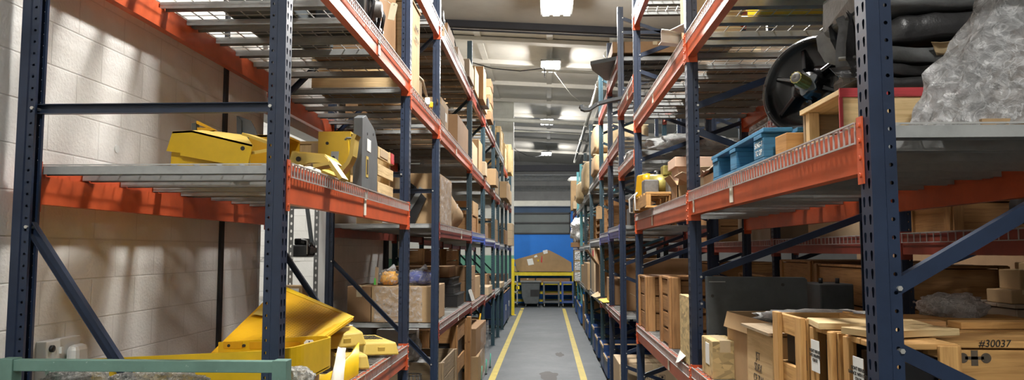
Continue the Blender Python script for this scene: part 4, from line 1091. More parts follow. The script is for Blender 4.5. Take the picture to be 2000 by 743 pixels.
t = thing('plug', 'green power plug hanging from the white electrical box', 'plug', (WX + .08, 3.47, 1.4)); O = t.location
rel(MB().lathe([(0, 0), (0, .016), (.05, .016), (.05, .024), (.075, .024), (.075, .018), (.14, .016), (.14, 0)], (WX + .085, 3.47, 1.475), (WX + .085, 3.47, 0), 16)).build('plug_body', M['green_plug'], t)
rel(MB().tube([(WX + .08, 3.47, 1.34), (WX + .07, 3.45, 1.0), (WX + .05, 3.4, .6)], .008, 8)).build('cord', M['black'], t)
rel(MB().tube([(WX + .04, 3.47, 1.46), (WX + .08, 3.47, 1.46)], .012, 8)).build('prong', M['iron'], t)
for z, y in ((2.52, 4.03), (2.20, 4.03)):
    o = MB().tube([(WX + .0, y, z), (WX + .004, y, z)], .022, 14).build('wall_anchor', M['white_plastic']); tag(o, ('upper' if z > 2.3 else 'lower') + ' of two plugged anchor holes in the white block wall', 'wall anchor')
# ================================================================== RIGHT ROW, nearest bays
ZR1, ZR2, ZR3 = 1.244, 2.344, 3.369
ZS1, ZS2, ZS3 = 1.224, 2.334, 3.369     # second bay
# --- head height, nearest bay
t = thing('timber_cradle', 'short pine cradle with red painted edges beside the nearest right post', 'crate', (1.22, 2.9, ZR2)); O = t.location
rel(MB().bb(1.03, 1.45, 2.70, 2.722, ZR2 + .001, 2.512)).build('end_board', M['pine_pale'], t, bevel=.002)
m = MB()
for k in range(3): m.bb(1.02 + .145 * k, 1.16 + .145 * k, 2.70, 3.12, 2.513, 2.533)
rel(m).build('top_boards', M['pine_pale'], t, bevel=.002)
rel(MB().bb(1.02, 1.455, 2.692, 2.70, 2.505, 2.536)).build('red_edge', M['red_wood'], t)
rel(MB().bb(1.018, 1.03, 2.693, 2.70, ZR2 + .001, 2.505)).build('red_edge', M['red_wood'], t)
rel(MB().bb(1.03, 1.07, 3.04, 3.08, ZR2 + .001, 2.512)).build('post', M['pine_pale'], t, bevel=.002)
rel(MB().bb(1.40, 1.44, 3.04, 3.08, ZR2 + .001, 2.512)).build('post', M['pine_pale'], t, bevel=.002)
rel(MB().bb(1.03, 1.45, 3.09, 3.11, ZR2 + .001, 2.512)).build('back_board', M['pine_grey'], t)
rel(MB().bb(.99, 1.03, 2.72, 3.1, ZR2 + .001, 2.375)).build('bottom_rail', M['pine_pale'], t, bevel=.002)
solid('wood_block', 'sawn pine block between the blue pallet and the red edged cradle', 'wood block', MB().box((1.02, 3.20, ZR2 + .052), (.11, .13, .104), .06), 'pine', bevel=.004)
t = thing('pallet', 'blue painted pallet with white lettering on its end block', 'pallet', (1.3, 3.85, ZR2)); O = t.location
for y, d in ((3.40, .16), (3.86, .13), (4.26, .14)):
    for x in (.98, 1.35, 1.72): rel(MB().box((x, y, ZR2 + .0705), (.10, d, .085))).build('block', M['blue_wood'], t, bevel=.004)
m = MB()
for k in range(6): m.bb(.925 + .143 * k, .925 + .143 * k + .125, 3.30, 4.35, ZR2 + .133, ZR2 + .152)
rel(m).build('deck_boards', M['blue_wood'], t, bevel=.003)
for y in (3.40, 3.86, 4.26): rel(MB().bb(.925, 1.77, y - .06, y + .06, ZR2 + .114, ZR2 + .132)).build('stringer_board', M['blue_wood'], t, bevel=.002)
for x in (.98, 1.35, 1.72): rel(MB().bb(x - .05, x + .05, 3.31, 4.34, ZR2 + .002, ZR2 + .027)).build('bottom_board', M['blue_wood'], t, bevel=.002)
text('lettering', 'SRNG-T\nTC OP', .035, M['paper'], t, (.9295 - 1.3, 3.40 - 3.85, .07), (R(90), 0, R(-90)))
# axle housing: big flanged disc facing the aisle and the camera
ax = Vector((-.72, -.66, .16)).normalized(); c0 = Vector((1.235, 3.62, 2.745))
t = thing('axle_housing', 'large glossy black flanged axle housing with a splined shaft, on the blue pallet', 'machine part', c0); O = t.location
rel(MB().lathe([(-.10, .0), (-.10, .10), (-.06, .15), (-.035, .20), (-.03, .238), (.012, .238), (.012, .222), (-.008, .215), (-.02, .16), (-.035, .12), (-.02, .065), (.02, .06), (.02, 0)], c0, c0 + ax, 56)).build('flange', M['gloss_black'], t)
rel(MB().lathe([(-.032, .239), (-.032, .2415), (.010, .2415), (.010, .239)], c0, c0 + ax, 56)).build('rim', M['iron'], t)
ex = ax.cross(Vector((0, 0, 1))).normalized(); ez = ex.cross(ax).normalized()
for a in (20, 75, 140, 200, 260, 320):
    d = ex * math.cos(R(a)) + ez * math.sin(R(a))
    rel(MB().beam(c0 + d * .075 + ax * .0, c0 + d * .19 - ax * .03, .022, .05, ax)).build('rib', M['gloss_black'], t, bevel=.006)
for k in range(10):
    a = R(36 * k + 8); d = ex * math.cos(a) + ez * math.sin(a)
    rel(MB().tube([c0 + d * .228 - ax * .01, c0 + d * .228 + ax * .0135], .006, 8)).build('bolt_hole', M['ink'], t)
m = MB(); 
sp = []
for k in range(24): sp.append((.030 if k % 2 else .026, 2 * PI * k / 24))
for (a0, a1) in ((.02, .125),):
    rings = [m.pts([c0 + ax * a + (ex * math.cos(th) + ez * math.sin(th)) * r for r, th in sp]) for a in (a0, a1)]
    for k in range(24): m.face([rings[0] + k, rings[0] + (k + 1) % 24, rings[1] + (k + 1) % 24, rings[1] + k])
    m.face([rings[1] + k for k in range(24)])
rel(m).build('splined_shaft', M['brass'], t)
rel(MB().lathe([(.125, .0), (.128, .006), (.128, .021), (.122, .027)], c0, c0 + ax, 24)).build('shaft_end', M['iron'], t)
fl = MB(); pl = []
for k in range(36):
    r = .050 + .010 * math.cos(5 * 2 * PI * k / 36); pl.append((r * math.cos(2 * PI * k / 36), r * math.sin(2 * PI * k / 36)))
fl.prism(pl, ax * .014, c0 + ax * .018, ex, ez); rel(fl).build('shaft_flange', M['charcoal'], t)
hang_tag('manila tag with print standing behind the black axle flange', pt(1524, 150, 4.05), .07, .16, (0, R(-8), R(-10)))
# folded black plastic covers piled on the cradle
def drape(name, lb, x0, x1, y0, y1, z0, z1, mat, seed, wave=.02, cat='plastic sheet'):
    def fn(u, v):
        a = 2 * PI * v
        yy = (y0 + y1) / 2 + (y1 - y0) / 2 * math.copysign(abs(math.cos(a)) ** .25, math.cos(a))
        zz = (z0 + z1) / 2 + (z1 - z0) / 2 * math.copysign(abs(math.sin(a)) ** .3, math.sin(a))
        x = x0 + (x1 - x0) * u
        nz = noise.fractal(Vector((x * 4 + seed, yy * 4, zz * 6)), 1, 2, 4)
        k = 1 if 0.02 < u < .98 else .75
        return Vector((x + .03 * noise.noise(Vector((yy * 6, zz * 9, seed))), (y0 + y1) / 2 + (yy - (y0 + y1) / 2) * (1 + .10 * nz) * k, max(z0, (z0 + z1) / 2 + (zz - (z0 + z1) / 2) * k + wave * nz)))
    m = MB().grid(fn, 26, 22)
    for u in (0, 1):
        ring_ = m.pts([fn(u, j / 22) for j in range(22)]); m.face([ring_ + j for j in range(22)])
    o = m.build(name, M[mat]); tag(o, lb, cat, 'folded plastic covers piled on the cradle'); return o
drape('plastic_cover', 'thin black folded plastic cover at the bottom of the pile on the cradle', 1.16, 1.98, 2.72, 3.08, 2.537, 2.585, 'rubber', 1, .012)
drape('plastic_cover', 'second black folded cover from the bottom of the pile on the cradle', 1.13, 1.98, 2.72, 3.1, 2.588, 2.635, 'rubber', 4, .012)
drape('plastic_cover', 'dark grey cover in the middle of the pile with a scrap of yellowed film above', 1.17, 2.0, 2.74, 3.12, 2.64, 2.70, 'grey_sheet', 7, .014)
drape('plastic_cover', 'thick black rolled cover near the top of the pile beside the wrapped cone', 1.22, 2.0, 2.72, 3.12, 2.715, 2.81, 'rubber', 11, .016)
drape('plastic_cover', 'broad light grey cover lying on top of the pile behind the nearest right post', 1.12, 2.02, 2.70, 3.15, 2.82, 2.99, 'grey_sheet', 15, .02)
o = quad_sheet((1.35, 2.71, 2.70), (1.62, 2.70, 2.71), (1.66, 2.73, 2.665), (1.38, 2.74, 2.66), .003, 10, 4, .03, 8).build('film_scrap', M['kraft']); tag(o, 'scrap of yellowed crumpled film tucked in the pile of black covers', 'film')
# drooping rubber flaps at the aisle end of the pile
t = thing('rubber_boot', 'shiny grey rubber flaps with a steel bracket drooping over the axle housing', 'machine part', (1.15, 3.0, 2.8)); O = t.location
def flap(pix, dY, seed, mat='grey_sheet'):
    P = [pt(a, b, y) for a, b, y in pix]
    n = len(P)
    def fn(u, v):
        i = min(int(u * (n - 1)), n - 2); f = u * (n - 1) - i
        p = P[i].lerp(P[i + 1], f)
        return p + Vector((.05 * math.sin(v * PI), dY * v, .02 * noise.noise(Vector((u * 3, v * 3, seed)))))
    m = MB().grid(fn, 20, 10); 
    m2 = MB().grid(lambda u, v: fn(u, v) + Vector((.005, 0, .005)), 20, 10)
    k = len(m.v); m.v += m2.v; m.f += [[i + k for i in f] for f in m2.f]; m.uv += m2.uv; m.sm += m2.sm
    return rel(m).build('flap', M[mat], t)
flap([(1652, 30, 2.95), (1632, 42, 2.98), (1618, 52, 3.0), (1622, 80, 3.0), (1636, 104, 2.98), (1665, 112, 2.95)], .14, 2)
flap([(1652, 22, 2.8), (1658, 40, 2.8), (1652, 80, 2.8), (1652, 120, 2.8), (1668, 148, 2.8)], .10, 6, 'rubber')
flap([(1690, 26, 2.85), (1668, 30, 2.85), (1664, 70, 2.85), (1672, 100, 2.9), (1700, 104, 2.9)], .12, 9)
rel(MB().beam(pt(1674, 28, 2.78), pt(1688, 82, 2.78), .02, .035, (0, 1, 0))).build('bracket', M['iron'], t)
rel(MB().tube([pt(1681, 75, 2.76), pt(1681, 75, 2.79)], .011, 6)).build('bolt', M['bolt'], t)
rel(MB().tube([pt(1638, 116, 2.85), pt(1674, 112, 2.82)], .008, 8)).build('rod', M['iron'], t)
rel(quad_sheet(pt(1620, 133, 2.82), pt(1706, 122, 2.8), pt(1710, 152, 2.8), pt(1640, 152, 2.82), .006, 6, 6, .02, 4)).build('apron', M['rubber'], t)
# cone of bubble film
t = thing('wrapped_load', 'tall cone of shiny crinkled stretch film over a brown load, at the near deck edge', 'wrapped load', (1.64, 2.465, ZR2)); O = t.location
def cone(u, v, k=1.0):
    a = 2 * PI * u
    r = (.45 * (1 - v) ** .9 + .045) * k
    n1 = noise.fractal(Vector((math.cos(a) * 2.4, math.sin(a) * 2.4, v * 5)), 1, 2, 5)
    n2 = noise.noise(Vector((math.cos(a) * 9, math.sin(a) * 9, v * 16)))
    r *= 1 + .12 * n1 + .05 * n2
    x = math.cos(a) * r * 1.0; y = math.sin(a) * r * .34
    return Vector((x + .12 * v, y, .002 + v * .95))
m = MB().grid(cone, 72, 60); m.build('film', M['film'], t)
MB().grid(lambda u, v: cone(u, v * .35, .55), 24, 10).build('load', M['card_dark'], t)
MB().bb(-.34, .36, -.13, .13, .0, .02).build('base_board', M['card'], t)
# goods seen from below on the upper deck
for i, (x0, x1, y0, y1, h, mt, lb) in enumerate([(1.25, 1.74, 3.75, 4.75, .4, 'yellow', 'bright yellow cabinet lying on the nearest right upper deck'), (1.78, 2.04, 3.3, 4.6, .4, 'yellow_dull', 'dull yellow box at the back of the nearest right upper deck'),
        (1.0, 1.9, 2.55, 3.1, .35, 'charcoal', 'charcoal case in the middle of the nearest right upper deck')]):
    t = thing('steel_cabinet', lb, 'machine part', ((x0 + x1) / 2, (y0 + y1) / 2, ZR3))
    w, d = x1 - x0, y1 - y0
    MB().bb(-w / 2, w / 2, -d / 2, d / 2, 0, h).build('shell', M[mt], t, bevel=.01)
    MB().bb(-w / 2 + .03, w / 2 - .03, -d / 2 - .006, -d / 2, .03, h - .03).build('door', M[mt], t, bevel=.003)
    MB().bb(w / 2 - .07, w / 2 - .05, -d / 2 - .02, -d / 2 - .006, h * .4, h * .6).build('handle', M['black'], t)
crate('dark crate near the middle of the nearest right upper deck', 1.0, 1.7, 3.15, 3.7, ZR3, 4.0, 'pine_dark')
carton('pale carton at the front edge of the upper deck beside the white gutter', .96, 1.28, 5.02, 5.45, ZS3, 3.78, 'card_pale')
t = thing('gutter_trim', 'white folded metal trim sticking out over the aisle from the upper deck', 'metal trim', (.9, 5.3, ZS3 + .1)); O = t.location
a, b = pt(1292, 52, 5.3), pt(1372, 52, 5.6)
rel(MB().strip([(-.02, .07), (.0, .08), (.03, .07), (.03, .0), (.15, .01)], Vector((b.x - a.x, .28, .04)), .006, (a.x, 5.3, 3.43), (0, 1, 0), (0, 0, 1))).build('trim_body', M['white_plastic'], t)
rel(quad_sheet(pt(1308, 60, 5.25), pt(1348, 41, 5.1), pt(1372, 45, 5.2), pt(1360, 68, 5.35), .006)).build('flat_panel', M['white_plastic'], t)

# --- waist height, nearest bay: crates
t = crate('large pine crate marked #30037 at the right, nearest the camera', 1.235, 2.06, 2.62, 3.2, ZR1, 1.672, 'pine', nb=1, lid=True, posts=False, skids=.285, th=.022)
w2 = (2.06 - 1.235) / 2
text('handwriting', '#30037', .033, M['ink'], t, (pt(1942, 672, 2.62).x - 1.6475, -.2915, pt(1942, 672, 2.62).z - ZR1), (R(90), 0, 0), shear=.15)
m = MB(); px = pt(1903, 698, 2.62).x - 1.6475; pz = pt(1903, 700, 2.62).z - ZR1
for s in (-1, 1):
    m.tube([(px + s * .037, -.2905, pz), (px + s * .037, -.2914, pz)], .0165, 24, smooth=False)
m.bb(px - .011, px + .011, -.2914, -.2905, pz - .025, pz + .025).bb(px - .03, px + .03, -.2914, -.2905, pz - .005, pz + .005)
m.build('stencil_mark', M['stamp'], t)
m = MB().prism([(-.009, -.008), (.009, -.008), (0, .012)], (0, -.001, 0), (pt(1807, 672, 2.62).x - 1.6475, -.2903, pt(0, 672, 2.62).z - ZR1)); m.build('triangle_mark', M['stamp'], t)
for dz in (.02, .035): MB().tube([(pt(1798, 730, 2.62).x - 1.6475, -.289, .285 + dz), (pt(1798, 730, 2.62).x - 1.6475, -.2912, .285 + dz)], .003, 8).build('nail', M['ink'], t)
for x0, x1, y, rz, lb in ((1.55, 1.95, 3.05, .06, 'loose board lying at the right on the crate marked #30037'), (1.30, 1.52, 3.08, -.12, 'short reddish board lying at the left on the crate marked #30037')):
    solid('loose_board', lb, 'board', MB().box(((x0 + x1) / 2, y, 1.688), (x1 - x0, .09, .026), rz), 'pine' if 'right' in lb else 'pine_dark', bevel=.002)
paper = lambda t, x, y0, y1, z0, z1, txt: (MB().bb(x - .002, x, y0, y1, z0, z1).build('paper_label', M['paper'], t), text('label_print', txt, .016, M['ink'], t, (x - .0025, (y0 + y1) / 2, (z0 + z1) / 2), (R(90), 0, R(-90))))
# crate just left of the nearest post
t = crate('pine crate tight against the nearest right post, with a white notice', .985, 1.20, 2.35, 2.60, ZR1, 1.695, 'pine', nb=2, lid=True, posts=True, th=.018, windows=True)
paper(t, -.129, -.05, .03, .29, .395, "DON'T REFUSE\nUNPACK WITH CARE\nCRATE")
solid('loose_board', 'pale board lying askew on the crates left of the nearest right post', 'board', MB().box((1.13, 2.55, 1.712), (.32, .16, .022), Matrix.Rotation(.35, 3, 'Z')), 'pine_pale', bevel=.002)
t = crate('pine crate with a white notice, second from the nearest right post', .965, 1.20, 2.645, 2.86, ZR1, 1.70, 'pine', nb=2, posts=True, th=.018, windows=True)
paper(t, -.1385, .0, .08, .30, .41, "DON'T REFUSE\nTHIS WRAPPED\nCRATE")
solid('loose_board', 'wide pale board lying on the second crate from the nearest right post', 'board', MB().box((1.12, 2.78, 1.712), (.36, .22, .022), Matrix.Rotation(-.15, 3, 'Z')), 'pine_pale', bevel=.002)
crate('tall slatted pine crate between the notice crates and the strand board box', .95, 1.215, 2.905, 3.26, ZR1, 1.725, 'pine', nb=5, gap=.02, lid=False, posts=True, th=.02, windows=True)
t = crate('pale plywood crate with an overhanging lid and stamped letters', .945, 1.30, 3.32, 3.74, ZR1, 1.612, 'ply', nb=1, lid=False, posts=False, th=.012)
MB().box((0.0, 0, .374), (.40, .46, .012)).build('lid', M['pine_grey'], t)
text('stamped_text', 'JST\nSDEX\nCE TW', .05, M['stamp'], t, (-.1785, .02, .20), (R(90), 0, R(-90)))
t = thing('carton', 'tall crumpled kraft carton with plastic film bulging from its open top', 'box', (1.47, 4.20, ZR1), R(4)); 
MB().bb(-.40, .45, -.40, -.392, 0, .375).bb(-.40, .45, .392, .40, 0, .375).bb(-.40, -.392, -.392, .392, 0, .372).bb(.442, .45, -.392, .392, 0, .37).bb(-.40, .45, -.40, .40, 0, .008).build('body', M['card'], t, bevel=.004)
MB().box((-.412, 0, .33), (.008, .76, .085), Matrix.Rotation(.25, 3, 'Y')).build('flap', M['card'], t)
MB().box((0.0, -.41, .335), (.82, .006, .075), Matrix.Rotation(-.2, 3, 'X')).build('flap', M['card'], t)
o = MB().blob((1.47, 4.20, 1.595), (.66, .62, .11), .3, 3, 12, 36, 20).build('plastic_film', M['bag_white']); tag(o, 'crinkled clear film bulging out of the tall kraft carton', 'film')
carton('small striped strand pattern carton with a torn label near the second right post', .93, 1.075, 4.45, 4.75, ZR1, 1.46, 'osb', papers=[('A', -.02, .13, .10, .12, 'paper')], flaps=0)
t = thing('steel_plate', 'wide charcoal steel panel standing behind the kraft carton', 'steel plate', (1.27, 4.86, ZR1)); O = t.location
rel(MB().prism([(.99, ZR1 + .002), (1.60, ZR1 + .002), (1.60, 1.79), (1.585, 1.805), (.985, 1.81)], (0, .05, 0), (0, 4.84, 0))).build('plate', M['charcoal'], t, bevel=.004)
for x, z in ((1.02, 1.69), (1.04, 1.45), (1.45, 1.76)): rel(MB().tube([(x, 4.838, z), (x, 4.842, z)], .010, 10)).build('bolt_hole', M['ink'], t)
rel(MB().bb(1.0, 1.10, 4.837, 4.84, 1.775, 1.78)).build('chalk_mark', M['galv'], t)
t = thing('control_case', 'charcoal case with knobs behind the kraft carton, right of the steel panel', 'machine part', (1.95, 5.35, ZS1)); O = t.location
rel(MB().bb(1.80, 2.02, 5.2, 5.55, ZS1 + .001, 1.75)).build('case', M['charcoal'], t, bevel=.01)
for x in (1.84, 1.95): rel(MB().tube([(x, 5.3, 1.75), (x, 5.3, 1.785)], .014, 10)).build('knob', M['black'], t)
solid('loose_board', 'long aged board resting across the back of the notice crates', 'board', MB().box((1.62, 3.42, ZR1 + .43), (.75, .2, .03)), 'pine', bevel=.003).location.z += 0
crate('aged crate underneath the long board behind the slatted crate', 1.36, 2.0, 3.32, 3.55, ZR1, ZR1 + .413, 'pine_dark', posts=False)

# --- waist height, second bay
crate('dark pine slatted crate, the farther of two on the waist height deck beside the gap', .93, 1.38, 7.25, 7.84, ZS1, 1.73, 'pine_dark', nb=3, th=.02)
crate('dark pine crate with slots, the nearer of two on the waist height deck', .95, 1.42, 5.98, 6.5, ZS1, 1.765, 'pine_dark', nb=4, th=.02, windows=False, gap=.02)
crate('dark pine crate behind the nearer slotted crate on the waist height deck', 1.5, 1.98, 6.0, 6.7, ZS1, 1.70, 'pine_dark')
t = thing('strand_board', 'narrow upright strand board block at the deck edge by the second right post', 'board', (.95, 5.28, ZS1)); O = t.location
rel(MB().bb(.915, .97, 5.06, 5.42, ZS1 + .002, 1.67)).build('panel', M['osb'], t, bevel=.004)
rel(quad_sheet((.912, 5.2, ZS1 + .05), (.88, 5.28, ZS1 + .0), (.885, 5.45, ZS1 - .03), (.912, 5.42, ZS1 + .06), .002, 4, 4, .01, 3)).build('loose_film', M['paper'], t)
# --- head height, second bay
t = pallet('grey brown pallet poking into the aisle at head height', .84, 1.32, 6.55, 7.55, ZS2, .135, 'pine', along='x')
O = t.location
rel(MB().tube([(.832, 7.05, 2.338), (.80, 7.05, 2.338), (.80, 7.05, 2.47), (.83, 7.10, 2.50), (.832, 7.5, 2.50), (.80, 7.5, 2.47), (.80, 7.5, 2.34), (.832, 7.5, 2.338)], .008, 8)).build('wire_loop', M['wire'], t)
t = thing('drive_shaft', 'olive waxed drive shaft with grey blocks on the poking pallet', 'machine part', (1.05, 7.0, ZS2 + .135)); O = t.location
zz = ZS2 + .136
rel(MB().lathe([(0, 0), (0, .085), (.16, .085), (.17, .065), (.22, .09), (.30, .09), (.32, .075), (.5, .08), (.5, 0)], (.93, 6.95, zz + .10), (1.6, 6.8, zz + .10), 20)).build('shaft', M['brass'], t)
rel(MB().bb(.86, .99, 6.83, 7.02, zz, zz + .13)).build('block', M['iron'], t, bevel=.01)
rel(MB().bb(1.05, 1.14, 6.68, 6.85, zz, zz + .14)).build('block', M['iron'], t, bevel=.01)
rel(MB().bb(1.03, 1.15, 6.85, 7.0, zz + .17, zz + .26)).build('yoke', M['brass'], t, bevel=.012)
rel(MB().lathe([(0, .0), (0, .04), (.05, .04), (.05, 0)], (1.0, 7.15, zz + .2), (1.1, 7.1, zz + .2), 14)).build('coupling', M['black'], t)
t = thing('machine_casting', 'yellow painted casting at the far end of the poking pallet', 'machine part', (.92, 7.32, ZS2 + .135)); O = t.location
rel(MB().box((.94, 7.32, zz + .11), (.16, .2, .22), .3, (.8, .8))).build('body', M['yellow_deep'], t, bevel=.015)
rel(MB().lathe([(0, .0), (0, .05), (.03, .05), (.03, 0)], (.94, 7.22, zz + .17), (.94, 7.0, zz + .19), 14)).build('boss', M['yellow_deep'], t)
rel(MB().box((1.08, 7.35, zz + .10), (.10, .14, .2), .3)).build('lug', M['yellow_deep'], t, bevel=.01)
t = thing('carton', 'peach telescopic carton with an overlapping lid behind the second right post', 'box', (1.17, 6.25, ZS2)); O = t.location
rel(MB().bb(1.035, 1.28, 6.1, 6.42, ZS2 + .001, 2.64)).build('body', M['peach'], t, bevel=.004)
rel(MB().bb(1.01, 1.305, 6.08, 6.445, 2.63, 2.71)).build('lid', M['peach'], t, bevel=.004)
carton('tan carton with raised flaps right behind the second right post', 1.0, 1.3, 5.15, 5.5, ZS2, ZS2 + .12, 'card_pale', flaps=1)
carton('brown carton with drooping flaps between the drive shaft and the second right post', .96, 1.22, 5.70, 5.98, ZS2, ZS2 + .12, 'card', flaps=1)
o = quad_sheet((.95, 4.50, ZR2 + .10), (1.25, 4.45, ZR2 + .15), (1.25, 4.8, ZR2 + .17), (.95, 4.85, ZR2 + .09), .004, 8, 8, .05, 4).build('kraft_sheet', M['card_grey']); tag(o, 'rumpled tan sheet over a carton between the blue pallet and the second right post', 'paper')
carton('tan carton under the rumpled sheet beside the blue pallet', .97, 1.22, 4.5, 4.8, ZR2, ZR2 + .085, 'card_pale')
# white film on the deck in the gap bay
def film_pile(lb, c, d, seed, mat='bag_white', amp=.4, name='plastic_film', cat='film'):
    o = MB().blob(c, d, amp, 2.2, seed, 48, 24).build(name, M[mat]); tag(o, lb, cat); return o
film_pile('long heap of white plastic film on the deck in the gap bay', (1.55, 8.35, 3.0 + .12), (.85, .45, .20), 21)
film_pile('small crumpled clear film heap at the back of the gap bay deck', (1.85, 8.9, 3.0 + .08), (.34, .5, .16), 24, 'bubble')
film_pile('white film lump lying on the upper beam of the gap bay', (.965, 8.85, 3.0 + .055), (.12, .8, .09), 27)

# --- the row behind
crate('large dark crate at the near end of the row behind the right racks', 2.36, 3.3, 5.7, 6.9, .958, 1.86, 'pine_dark', nb=3)
crate('large dark crate beyond the first one in the row behind the right racks', 2.36, 3.3, 7.0, 7.9, .958, 1.88, 'pine_dark', nb=3)
crate('dark crate with a plain lid in the third bay of the row behind', 2.36, 3.3, 8.4, 9.6, .958, 1.7, 'pine_dark', nb=3)
crate('brown crate carrying the green stickered cartons in the row behind', 2.62, 3.42, 4.45, 5.0, .958, 1.665, 'card_grey', nb=2, posts=False)
for (x0, x1, y0, y1, z0, z1, lb, ps) in [
    (2.62, 2.80, 4.5, 4.75, 1.667, 1.745, 'low carton with a green sticker at the left of the stack in the row behind', [('F', .03, .04, .03, .05, 'green_label')]),
    (2.68, 2.80, 4.52, 4.72, 1.746, 1.86, 'small carton with a white label on the low left carton in the row behind', [('F', .0, .04, .05, .04, 'paper')]),
    (2.81, 3.08, 4.47, 4.8, 1.667, 1.83, 'largest carton with two green stickers and a bar label in the row behind', [('F', -.09, .08, .03, .05, 'green_label'), ('F', -.05, .08, .035, .09, 'paper'), ('F', .04, .05, .04, .05, 'green_label')]),
    (2.82, 3.0, 4.50, 4.8, 1.831, 1.90, 'flat carton on top of the largest stickered carton in the row behind', [('F', -.06, .035, .03, .04, 'paper')]),
    (3.10, 3.35, 4.47, 4.8, 1.667, 1.78, 'carton with a green sticker at the right edge of the stack in the row behind', [('F', -.08, .03, .04, .03, 'green_label')])]:
    carton(lb, x0, x1, y0, y1, z0, z1, 'card', papers=ps, group='cartons in the row behind')
engine('dark greasy engine unit in the row behind, under the nearest cross brace', 2.47, 4.24, .958, .9, 'iron', 5)
t = thing('machine_casting', 'yellow casting with a round hole and a green label in the row behind', 'machine part', (2.4, 4.0, 1.45)); O = t.location
rel(MB().bb(2.36, 2.60, 3.9, 4.0, .96, 1.52)).build('stand', M['iron'], t)
rel(MB().bb(2.32, 2.52, 3.84, 3.96, 1.525, 1.60)).build('body', M['yellow_dull'], t, bevel=.01)
rel(MB().tube([(2.43, 3.838, 1.56), (2.43, 3.842, 1.56)], .02, 14)).build('bore', M['ink'], t)
rel(quad_sheet((2.44, 3.93, 1.61), (2.54, 3.93, 1.61), (2.50, 3.99, 1.70), (2.42, 3.99, 1.70), .002)).build('green_tag', M['green_label'], t)
film_pile('film wrapped grey part behind the crate marked #30037', (1.74, 3.42, ZR1 + .485), (.24, .2, .11), 31, 'film', .3)
t = thing('exhaust_tube', 'fat black tube lying on the deck of the row behind at head height', 'machine part', (2.8, 4.1, 2.08)); O = t.location
rel(MB().lathe([(0, 0), (0, .09), (.9, .09), (.9, .11), (.96, .11), (.96, 0)], (2.4, 4.0, 2.195), (3.4, 4.1, 2.195), 20)).build('tube', M['black'], t)
rel(MB().bb(2.5, 2.6, 3.96, 4.1, 2.085, 2.12)).build('saddle', M['iron'], t)
rel(MB().bb(3.1, 3.2, 3.98, 4.15, 2.085, 2.12)).build('saddle', M['iron'], t)
film_pile('white plastic bundle on the upper level of the row behind the right racks', (2.9, 9.3, 3.31 + .2), (.9, 1.2, .4), 41, 'bag_white', .3)
film_pile('grey white plastic bundle in the second bay of the row behind', (2.8, 7.2, 3.31 + .15), (.8, 1.2, .3), 44, 'bag_white', .3)
carton('pale carton on the head height deck of the row behind', 2.4, 3.2, 6.0, 7.2, 2.083, 2.45, 'card_pale')
carton('grey brown carton in the third bay of the row behind at head height', 2.4, 3.2, 8.4, 9.8, 2.083, 2.6, 'card_grey')
for (x0, x1, y0, y1, z0, z1, mt, lb) in [
    (2.95, 3.44, 2.5, 3.7, .958, 1.85, 'pine_dark', 'tall dark crate in the nearest bay of the row behind, at its far side'),
    (2.40, 3.40, 2.5, 3.7, 2.083, 2.95, 'pine_dark', 'big dark crate at head height in the nearest bay of the row behind'),
    (2.75, 3.42, 5.35, 5.95, 2.083, 2.75, 'pine_dark', 'dark crate at head height just past the second post of the row behind'),
    (2.40, 3.40, 2.5, 3.9, 3.308, 4.1, 'pine_dark', 'dark crate on the upper level in the nearest bay of the row behind'),
    (2.40, 3.40, 5.4, 6.5, 3.308, 3.9, 'pine_dark', 'dark crate on the upper level in the second bay of the row behind'),
    (2.40, 3.40, 11.1, 13.0, .958, 1.8, 'pine_dark', 'long dark crate in the fourth bay of the row behind'),
    (2.40, 3.40, 11.1, 13.2, 2.083, 2.8, 'pine_dark', 'long dark crate at head height in the fourth bay of the row behind'),
    (2.36, 3.40, 2.5, 5.0, 0, .8, 'pine_dark', 'low dark crate on the floor under the nearest bay of the row behind')]:
    crate(lb, x0, x1, y0, y1, z0, z1, mt, nb=3)
for i, (y0, y1, h) in enumerate([(2.2, 4.0, 2.6), (4.2, 6.2, 2.9), (6.5, 8.8, 2.4), (9.2, 11.5, 2.8), (12, 15, 2.6)]):  # cartons added to block light and darken the view through the racks
    carton('%s added dark carton blocking light across the hidden next aisle' % ['nearest', 'second', 'third', 'fourth', 'farthest'][i], 5.9, 7.0, y0, y1, 0, h, 'card_dark', group='added light-blocking cartons across the next aisle')
# ================================================================== LEFT ROW, gap bay and beyond
def L(d): return XL - d          # d metres into the left rack from its aisle face
def Rr(d): return XR + d
ZG3 = 3.309; Z4 = 4.339
t = crate('tall pale plywood crate standing in the gap bay on the upper level', -1.95, -1.12, 6.2, 6.62, ZG3, 4.06, 'ply', nb=1, posts=False, lid=True, th=.015)
text('print', 'FRAGILE\n\nPXO 24', .05, M['ink'], t, (.4265, 0, .5), (R(90), 0, R(90)))
carton('pale carton in front of the third left post on the upper level, upper of two', -1.75, -1.25, 7.0, 7.55, ZG3 + .171, ZG3 + .34, 'card_pale')
carton('wider pale carton under another on the upper level before the third left post', -1.75, -1.22, 6.95, 7.6, ZG3, ZG3 + .17, 'card')
t = thing('pendant_switch', 'yellow pendant switch with a pale coiled cable at the gap bay beam', 'switch', (-1.13, 7.2, ZG3)); O = t.location
rel(MB().box((-1.125, 7.25, ZG3 + .05), (.06, .14, .06), .2)).build('body', M['yellow'], t, bevel=.01)
rel(MB().box((-1.125, 7.1, ZG3 + .06), (.05, .08, .07), .2)).build('cap', M['paper'], t, bevel=.01)
rel(MB().tube([(-1.125, 7.08, ZG3 + .1), (-1.14, 6.9, ZG3 + .22), (-1.2, 6.7, ZG3 + .27), (-1.3, 6.75, ZG3 + .1)], .012, 8)).build('cable', M['manila'], t)
